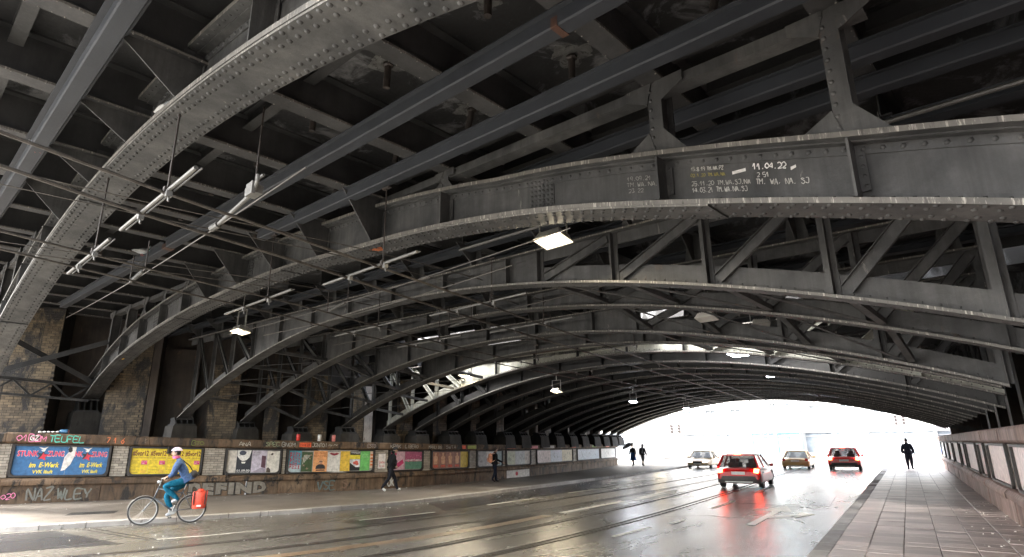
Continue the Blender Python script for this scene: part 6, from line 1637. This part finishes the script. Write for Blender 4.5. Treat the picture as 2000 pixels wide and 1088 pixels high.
def car(lab, loc, rz, paint, W, H, L, kind='hatch', lit=True, facing='rear', lower=None, plate='K', group='cars leaving and entering the underpass'):
    """local: y forward, origin on the ground below the middle of the rear axle; the tail at y = -.62"""
    r = thing('car', lab, 'car', loc, rz, group); hw = W / 2; yr, yf = -.62, L - .62; zb = H * .60
    def sec(y, z0, z1, w, tuck=.93):
        return [(-w * tuck, y, z0), (-w, y, z0 + .10), (-w * 1.0, y, z0 + (z1 - z0) * .55), (-w * .95, y, z1), (w * .95, y, z1), (w, y, z0 + (z1 - z0) * .55), (w, y, z0 + .10), (w * tuck, y, z0)]
    z0 = .20 * H / 1.45
    hood = zb * .97
    S = [(yr, z0 + .10, zb * .84, hw * .86), (yr + .04, z0 + .05, zb * .97, hw * .97), (yr + .16, z0 - .02, zb * 1.03, hw * 1.01), (yr + .5, z0 - .02, zb * 1.03, hw * 1.03), (yr + L * .5, z0 - .02, zb * 1.02, hw * 1.04), (yf - 1.0, z0 - .02, hood * 1.02, hw * 1.02), (yf - .45, z0, hood * .93, hw * .97), (yf - .12, z0 + .02, hood * .82, hw * .90), (yf, z0 + .08, hood * .66, hw * .80)]
    k = MB(); rows = [sec(*q) for q in S]; k.strip(rows, 0, True); k.poly(rows[0]); k.poly(rows[-1]); bo = k.build('body', paint, r, smooth=True); md = bo.modifiers.new('round', 'SUBSURF'); md.levels = md.render_levels = 2
    # roof, pillars, glass
    if kind == 'hatch': g = [(yr + .07, yr + .42), (yf - 1.15, yf - 1.85)]
    else: g = [(yr + .70, yr + 1.25), (yf - 1.15, yf - 1.85)]
    wb_, wt = hw * .93, hw * .74; zt = H
    k = MB(); n = 7; rows = []
    for j in range(n):
        u = j / (n - 1); y = g[0][1] + (g[1][1] - g[0][1]) * u; rise = .035 * sin(pi * u)
        rows.append([(-wt, y, zt - .06), (-wt * .92, y, zt - .02 + rise * .5), (0, y, zt + rise * .6), (wt * .92, y, zt - .02 + rise * .5), (wt, y, zt - .06), (wt * .9, y, zt - .075), (-wt * .9, y, zt - .075)])
    k.strip(rows, 0, True); k.poly(rows[0]); k.poly(rows[-1]); k.build('roof', paint, r, smooth=True)
    def pil(y0, y1, w=.09):
        for sx in (-1, 1):
            k = MB(); k.bar((sx * wb_, y0, zb - .01), (sx * wt * .97, y1, zt - .065), w, .06, (sx, 0, .3)); k.build('pillar', paint, r)
    pil(g[0][0] + .05, g[0][1] + .03, .13 if kind == 'hatch' else .15); pil(g[1][0], g[1][1], .08)
    ym = (g[0][0] + g[1][0]) / 2; pil(ym - .05, ym - .05, .08)
    k = MB(); k.prism([(-wb_ * .94, g[0][0] + .02, zb + .01), (wb_ * .94, g[0][0] + .02, zb + .01), (wt * .92, g[0][1], zt - .08), (-wt * .92, g[0][1], zt - .08)], (0, .012, 0)); k.build('rear_window', M['carglass'], r)
    k = MB(); k.prism([(-wb_ * .95, g[1][0], zb + .0), (wb_ * .95, g[1][0], zb + .0), (wt * .94, g[1][1], zt - .08), (-wt * .94, g[1][1], zt - .08)], (0, .012, 0)); k.build('windscreen', M['carglass'], r)
    for sx in (-1, 1):
        k = MB(); k.prism([(sx * wb_ * .985, g[0][0] + .14, zb + .01), (sx * wb_ * .985, g[1][0] - .08, zb + .01), (sx * wt * .98, g[1][1] - .02, zt - .08), (sx * wt * .98, g[0][1] + .08, zt - .08)], (-sx * .012, 0, 0)); k.build('side_window', M['carglass'], r)
        k = MB(); k.ell((sx * (hw + .08), g[1][0] - .25, zb + .05), (.10, .05, .065), 10, 6); k.build('mirror', paint, r, smooth=True)
    for sx in (-1, 1):
        for yy in (g[0][1] + .55, ym + .5):
            k = MB(); k.box(sx * hw * .42 - .20, sx * hw * .42 + .20, yy, yy + .13, zb * .55, zb + .16); k.box(sx * hw * .42 - .10, sx * hw * .42 + .10, yy + .02, yy + .10, zb + .17, zb + .33); k.build('seat', M['black'], r)
    # bumper, tailgate lines, plate, lamps
    bm = lower or M['black']
    k = MB(); rows = []
    for x in [-hw * .97 + hw * 1.94 * i / 8 for i in range(9)]:
        e = yr - .04 + .10 * (abs(x) / hw) ** 4
        rows.append([(x, e + .25, z0 + .02), (x, e + .01, z0 + .03), (x, e - .015, z0 + .16), (x, e + .01, z0 + .30), (x, e + .25, z0 + .30)])
    k.strip(rows, 0, True); k.poly(rows[0]); k.poly(rows[-1]); k.build('rear_bumper', bm, r)
    k = MB(); k.box(-hw * .62, hw * .62, yr - .062, yr - .03, z0 + .06, z0 + .10); k.build('bumper_trim', M['grey'], r)
    zl = zb * .80
    k = MB(); k.box(-.26, .26, yr - .030, yr - .004, zb * .68, zb * .68 + .115); pl_ = k.build('number_plate', M['white'], r)
    for sx in (-1, 1):
        k = MB(); k.prism([(sx * hw * .70, yr - .012, zl - .02), (sx * hw * .90, yr + .012, zl - .05), (sx * hw * .94, yr + .03, zl + .12), (sx * hw * .72, yr + .02, zl + .13)], (0, .08, 0)); k.build('tail_light', M['red_lit'] if lit else M['red_lens'], r)
        k = MB(); k.prism([(sx * hw * .45, yf - .06, hood * .62), (sx * hw * .74, yf - .10, hood * .62), (sx * hw * .80, yf - .12, hood * .75), (sx * hw * .50, yf - .07, hood * .73)], (0, .07, 0)); k.build('headlight', M['head_lit'] if facing == 'front' else M['white'], r)
    k = MB(); k.box(-hw * .5, hw * .5, yr + .012, yr + .03, zb * .93, zb * .965); k.build('tailgate_handle', paint if kind == 'hatch' else M['grey'], r)
    k = MB(); k.box(-.30, .30, yf - .02, yf + .02, z0 + .22, z0 + .33); k.build('grille', M['black'], r)
    k = MB(); k.box(-.26, .26, yf + .02, yf + .035, z0 + .12, z0 + .22); k.build('number_plate', M['white'], r)
    if kind == 'hatch':
        k = MB(); k.box(-wt * .7, wt * .7, g[0][1] - .14, g[0][1] + .03, zt - .035, zt - .005); k.build('spoiler', paint, r)
        k = MB(); k.box(-.14, .14, g[0][1] - .146, g[0][1] - .141, zt - .03, zt - .01); k.build('brake_light', M['red_lit'] if lit else M['red_lens'], r)
    R_ = .31 * min(1, H / 1.4)
    for yy in (0, L - 1.52):
        for sx in (-1, 1):
            k = MB(); c = (sx * (hw - .10), yy, R_); k.lathe([(R_ * .72, -.09), (R_ * .96, -.085), (R_, -.06), (R_, .06), (R_ * .96, .085), (R_ * .72, .09)], c, (sx, 0, 0), 22); w = k.build('wheel', M['black'], r)
            k = MB(); k.lathe([(R_ * .70, .075), (R_ * .68, .085), (R_ * .2, .06), (.001, .065)], c, (sx, 0, 0), 20); k.build('rim', M['grey'], w)
            k = MB(); rows = [[(sx * (hw - .02), yy + q * cos(a), R_ + q * sin(a)) for q in (R_ * 1.02, R_ * 1.2)] + [(sx * (hw + .012), yy + q * cos(a), R_ + q * sin(a)) for q in (R_ * 1.2, R_ * 1.02)] for a in [pi * i / 12 for i in range(13)]]
            k.strip(rows, 0, True); k.build('wheel_arch', bm, r)
    return r
RP = carpaint('red_car_paint', (.62, .006, .008)); RP2 = carpaint('bright_red_car_paint', (.66, .012, .012)); BG = carpaint('beige_car_paint', (.40, .25, .09)); SV = carpaint('champagne_car_paint', (.46, .32, .17))
M['bumper_grey'] = plain('grey_bumper_plastic', (.045, .04, .038), .5, 0, .2)
car('red hatchback with dark grey bumper and lit tail lights, nearest car on the tram track', (-6.02, 26.75, -.116), RA(1.5), RP, 1.72, 1.34, 3.75, 'hatch', True, 'rear', M['bumper_grey'])
car('red hatchback driving out beside the right kerb', (-3.62, 44.7, -.116), RA(2), RP2, 1.84, 1.42, 4.0, 'hatch', True, 'rear', None)
car('beige saloon seen from behind between the two red cars', (-6.65, 46.0, -.116), RA(2), BG, 1.72, 1.20, 4.3, 'saloon', False, 'rear', BG)
car('champagne car driving in on the left lane near the exit', (-13.2, 48.0, -.116), RA(184), SV, 1.70, 1.22, 4.2, 'saloon', False, 'front', SV)

# ================================================================ THE STREET OUTSIDE
def facade(lab, x0, x1, y, h, c, floors, nwin, ground=3.6, shop=None, cat='building', rz=0.0):
    r = thing('town_house', lab, cat, (x0, y, -.15), rz); w = x1 - x0; pm_ = weathered('render_' + lab[:12].replace(' ', '_'), tuple(q * .85 for q in c), c, tuple(q * .5 for q in c), .68, .5, (.6, .9), .3, 12, .2)
    fh = (h - ground) / max(1, floors); sp = w / nwin; ww, wh = sp * .42, fh * .58
    # wall with real openings: strips between the windows
    k = MB()
    zz = [ground]
    for f in range(floors):
        a, b = ground + f * fh + fh * .25, ground + f * fh + fh * .25 + wh
        k.box(0, w, 0, .4, zz[-1], a)
        for i in range(nwin + 1):
            xa = 0 if i == 0 else (i - .5) * sp + ww / 2; xb = w if i == nwin else (i + .5) * sp - ww / 2
            k.box(xa, xb, 0, .4, a + .001, b - .001)
        zz.append(b)
    k.box(0, w, 0, .4, zz[-1], h); k.box(0, w, .41, 12, 0, h - .1)
    k.build('wall', pm_, r)
    k = MB(); k.box(-.15, w + .15, -.25, .4, h, h + .3); k.build('cornice', M['white'], r)
    for f in range(floors):
        for i in range(nwin):
            xc, a = (i + .5) * sp, ground + f * fh + fh * .25
            k = MB(); e = .07
            for q in ((xc - ww / 2, xc - ww / 2 + e, a, a + wh), (xc + ww / 2 - e, xc + ww / 2, a, a + wh), (xc - ww / 2 + e, xc + ww / 2 - e, a, a + e), (xc - ww / 2 + e, xc + ww / 2 - e, a + wh - e, a + wh), (xc - e / 2, xc + e / 2, a + e, a + wh - e)):
                k.box(q[0] + .002, q[1] - .002, .15, .22, q[2] + .002, q[3] - .002)
            wd = k.build('window', M['white'], r)
            k = MB(); k.box(xc - ww / 2 + .01, xc + ww / 2 - .01, .24, .26, a + .01, a + wh - .01); k.build('pane', M['glass'], wd)
            k = MB(); k.box(xc - ww / 2 - .08, xc + ww / 2 + .08, -.10, .148, a - .09, a - .002); k.build('sill', M['white'], wd)
    # ground floor with shop windows
    gm = M[shop] if shop else pm_
    ng = max(2, int(w / 3.2)); gs = w / ng
    k = MB()
    for i in range(ng + 1): k.box(max(0, i * gs - .22), min(w, i * gs + .22), -.03, .4, 0, ground - .7)
    k.box(0, w, -.05, .4, ground - .699, ground - .002); k.build('shop_front', gm, r)
    for i in range(ng):
        k = MB(); a, b = i * gs + .23, (i + 1) * gs - .23
        k.box(a, b, .10, .14, .02 if i % 2 else .5, ground - .702); p = k.build('door' if i % 2 else 'shop_window', M['shopglass'], r)
        k = MB(); k.box(a, b, .02, .099, ground - 1.15, ground - 1.05); k.box((a + b) / 2 - .04, (a + b) / 2 + .04, .02, .099, .02 if i % 2 else .5, ground - 1.151); 
        if not i % 2: k.box(a, b, -.02, .38, 0, .495)
        k.build('frame', gm, p)
    return r
M['turq'] = plain('turquoise_shop_paint', (.12, .33, .38), .5, 0, .15)
facade('pale cream corner building at the left of the exit', -46, -31, 84, 15, (.60, .57, .52), 3, 5)
facade('white town house beyond the left traffic signal', -31, -17.6, 86, 16, (.66, .65, .63), 4, 4)
facade('pale house with a turquoise shop front behind the beige saloon', -17.6, -11.4, 86, 15, (.62, .62, .62), 3, 3, shop='turq')
facade('light grey town house beyond the right red car', -11.4, 3, 88, 17, (.60, .60, .59), 4, 4)
facade('pinkish white house beyond the right pavement', 3, 22, 92, 15, (.62, .58, .57), 3, 6)
facade('white side building along the pavement past the left wall', -33, -24, 60, 14, (.62, .6, .57), 3, 3)
M['sig'] = plain('signal_housing', (.22, .20, .20), .5, 0, .1)
def signal(lab, loc, heads, rz=0.0, h=3.1):
    r = thing('traffic_light', lab, 'traffic light', loc, rz)
    k = MB(); k.tube([(0, 0, 0), (0, 0, h)], .05, 10); k.build('pole', M['grey'], r)
    for hx, hz in heads:
        k = MB(); k.box(hx - .13, hx + .13, -.10, .10, hz - .40, hz + .40); k.box(min(hx, 0), max(hx, 0.01), -.02, .02, hz - .02, hz + .02); hd_ = k.build('signal_head', M['sig'], r)
        for i, m in enumerate(('red_lit', 'sig', 'sig')):
            k = MB(); k.lathe([(.001, 0), (.10, .003), (.10, .0)], (hx, -.102, hz + .27 - .27 * i), (0, -1, 0), 16); k.build('lens', M[m], hd_)
            k = MB(); rows = [[(hx + .115 * cos(a), -.10, hz + .27 - .27 * i + .115 * sin(a)), (hx + .115 * cos(a), -.26, hz + .27 - .27 * i + .115 * sin(a))] for a in [pi * j / 8 for j in range(9)]]; k.strip(rows); k.build('visor', M['black'], hd_)
    return r
signal('left traffic light with red lamps past the couple', (-17.9, 55.5, 0), [(-.35, 2.9), (.35, 2.9)])
signal('right traffic light showing red above the walking man', (-.35, 60, 0), [(-.25, 3.3), (.3, 3.3)], 0, 4.4)
sg = thing('advert_board', 'cream notice board with orange foot on the pavement past the couple', 'sign', (-18.7, 52.5, 0), RA(8))
k = MB(); k.box(-.5, .5, -.06, .06, .35, 2.6); k.build('panel', flat((.66, .60, .45)), sg); k = MB(); k.box(-.5, .5, -.07, .07, .1, .34); k.build('foot', flat((.62, .36, .18)), sg)
k = MB()
for i in range(5): k.box(-.3, .3 - .1 * (i % 2), -.066, -.062, 2.2 - .3 * i, 2.3 - .3 * i)
k.build('print', flat((.3, .27, .2)), sg)
for x, y_, lab in ((-19.2, 68, 'left slim lamp post outside the exit'), (-18.4, 70, 'second slim lamp post from the left outside the exit'), (-14.0, 74, 'slim lamp post beyond the champagne car'), (-12.9, 72, 'slim lamp post left of the turquoise shop')):
    r = thing('lamp_post', lab, 'lamp post', (x, y_, -.12), 0); k = MB(); k.tube([(0, 0, 0), (0, 0, 6.2)], [.07, .045], 8); k.build('post', M['grey'], r)
    k = MB(); k.tube([(0, 0, 6.15), (0, -.5, 6.5), (0, -1.2, 6.55)], .03, 6); k.box(-.12, .12, -1.7, -1.1, 6.46, 6.56); k.build('lamp_head', M['grey'], r)

# ================================================================ PIGEONS
def pigeon(lab, loc, rz):
    r = thing('pigeon', lab, 'pigeon', loc, rz, 'pigeons perched in the steelwork')
    k = MB(); cs = [(-.16, .055, .010, .012), (-.10, .06, .026, .022), (-.04, .07, .052, .048), (.03, .085, .060, .058), (.075, .105, .048, .048), (.10, .135, .030, .030), (.112, .165, .026, .026), (.125, .19, .026, .024), (.138, .205, .015, .014)]
    rows = [[(w * cos(2 * pi * i / 12), y, z + h * sin(2 * pi * i / 12)) for i in range(12)] for y, z, w, h in cs]
    k.strip(rows, 0, True); k.poly(rows[0]); k.poly(rows[-1]); b = k.build('body', flat((.48, .52, .58), .6), r, smooth=True)
    for sx in (-1, 1):
        k = MB(); k.strip([[(sx * .052, .05, .10), (sx * .066, .03, .085), (sx * .056, .02, .055)], [(sx * .058, -.03, .10), (sx * .066, -.05, .08), (sx * .05, -.05, .055)], [(sx * .02, -.15, .075), (sx * .03, -.16, .065), (sx * .02, -.15, .055)]]); k.build('wing', flat((.62, .64, .66), .6), r)
        k = MB(); k.tube([(sx * .022, .0, .03), (sx * .024, .01, .0), (sx * .026, .04, .001)], .005, 5); k.build('leg', flat((.45, .12, .1)), r)
    k = MB(); k.tube([(0, .146, .200), (0, .172, .193)], [.007, .002], 6); k.build('beak', flat((.1, .1, .1)), r)
    k = MB(); k.tube([(0, .10, .125), (0, .108, .150)], [.033, .029], 10); k.build('neck_band', flat((.08, .20, .17), .3), r)
    return r
pg = pigeon('pigeon perched on the flange of the nearest arch rib at the top left', P(18.1, A1.t + .12, A1.zb(18.1) + .02), RZ + RA(-70))
pg.scale = (1.25,) * 3
for s, t, z, q, lab in ((8.6, .06, A2.zb(8.6) + .70, 80, 'pigeon on the chalked rib above the left floodlight'), (10.9, -3.62, A1.zb(10.9) + .74, -60, 'pigeon on the nearest rib at the left picture edge'), (15.0, -4.5, 5.884, 60, 'pigeon on a blue grey stringer at the left edge'), (10.6, -1.9, 5.9, 10, 'pigeon on a deck beam above the left tram wires')):
    c = copy_tree(pg); c.location = P(s, t, z); c.rotation_euler[2] = RZ + RA(q); c['label'] = lab
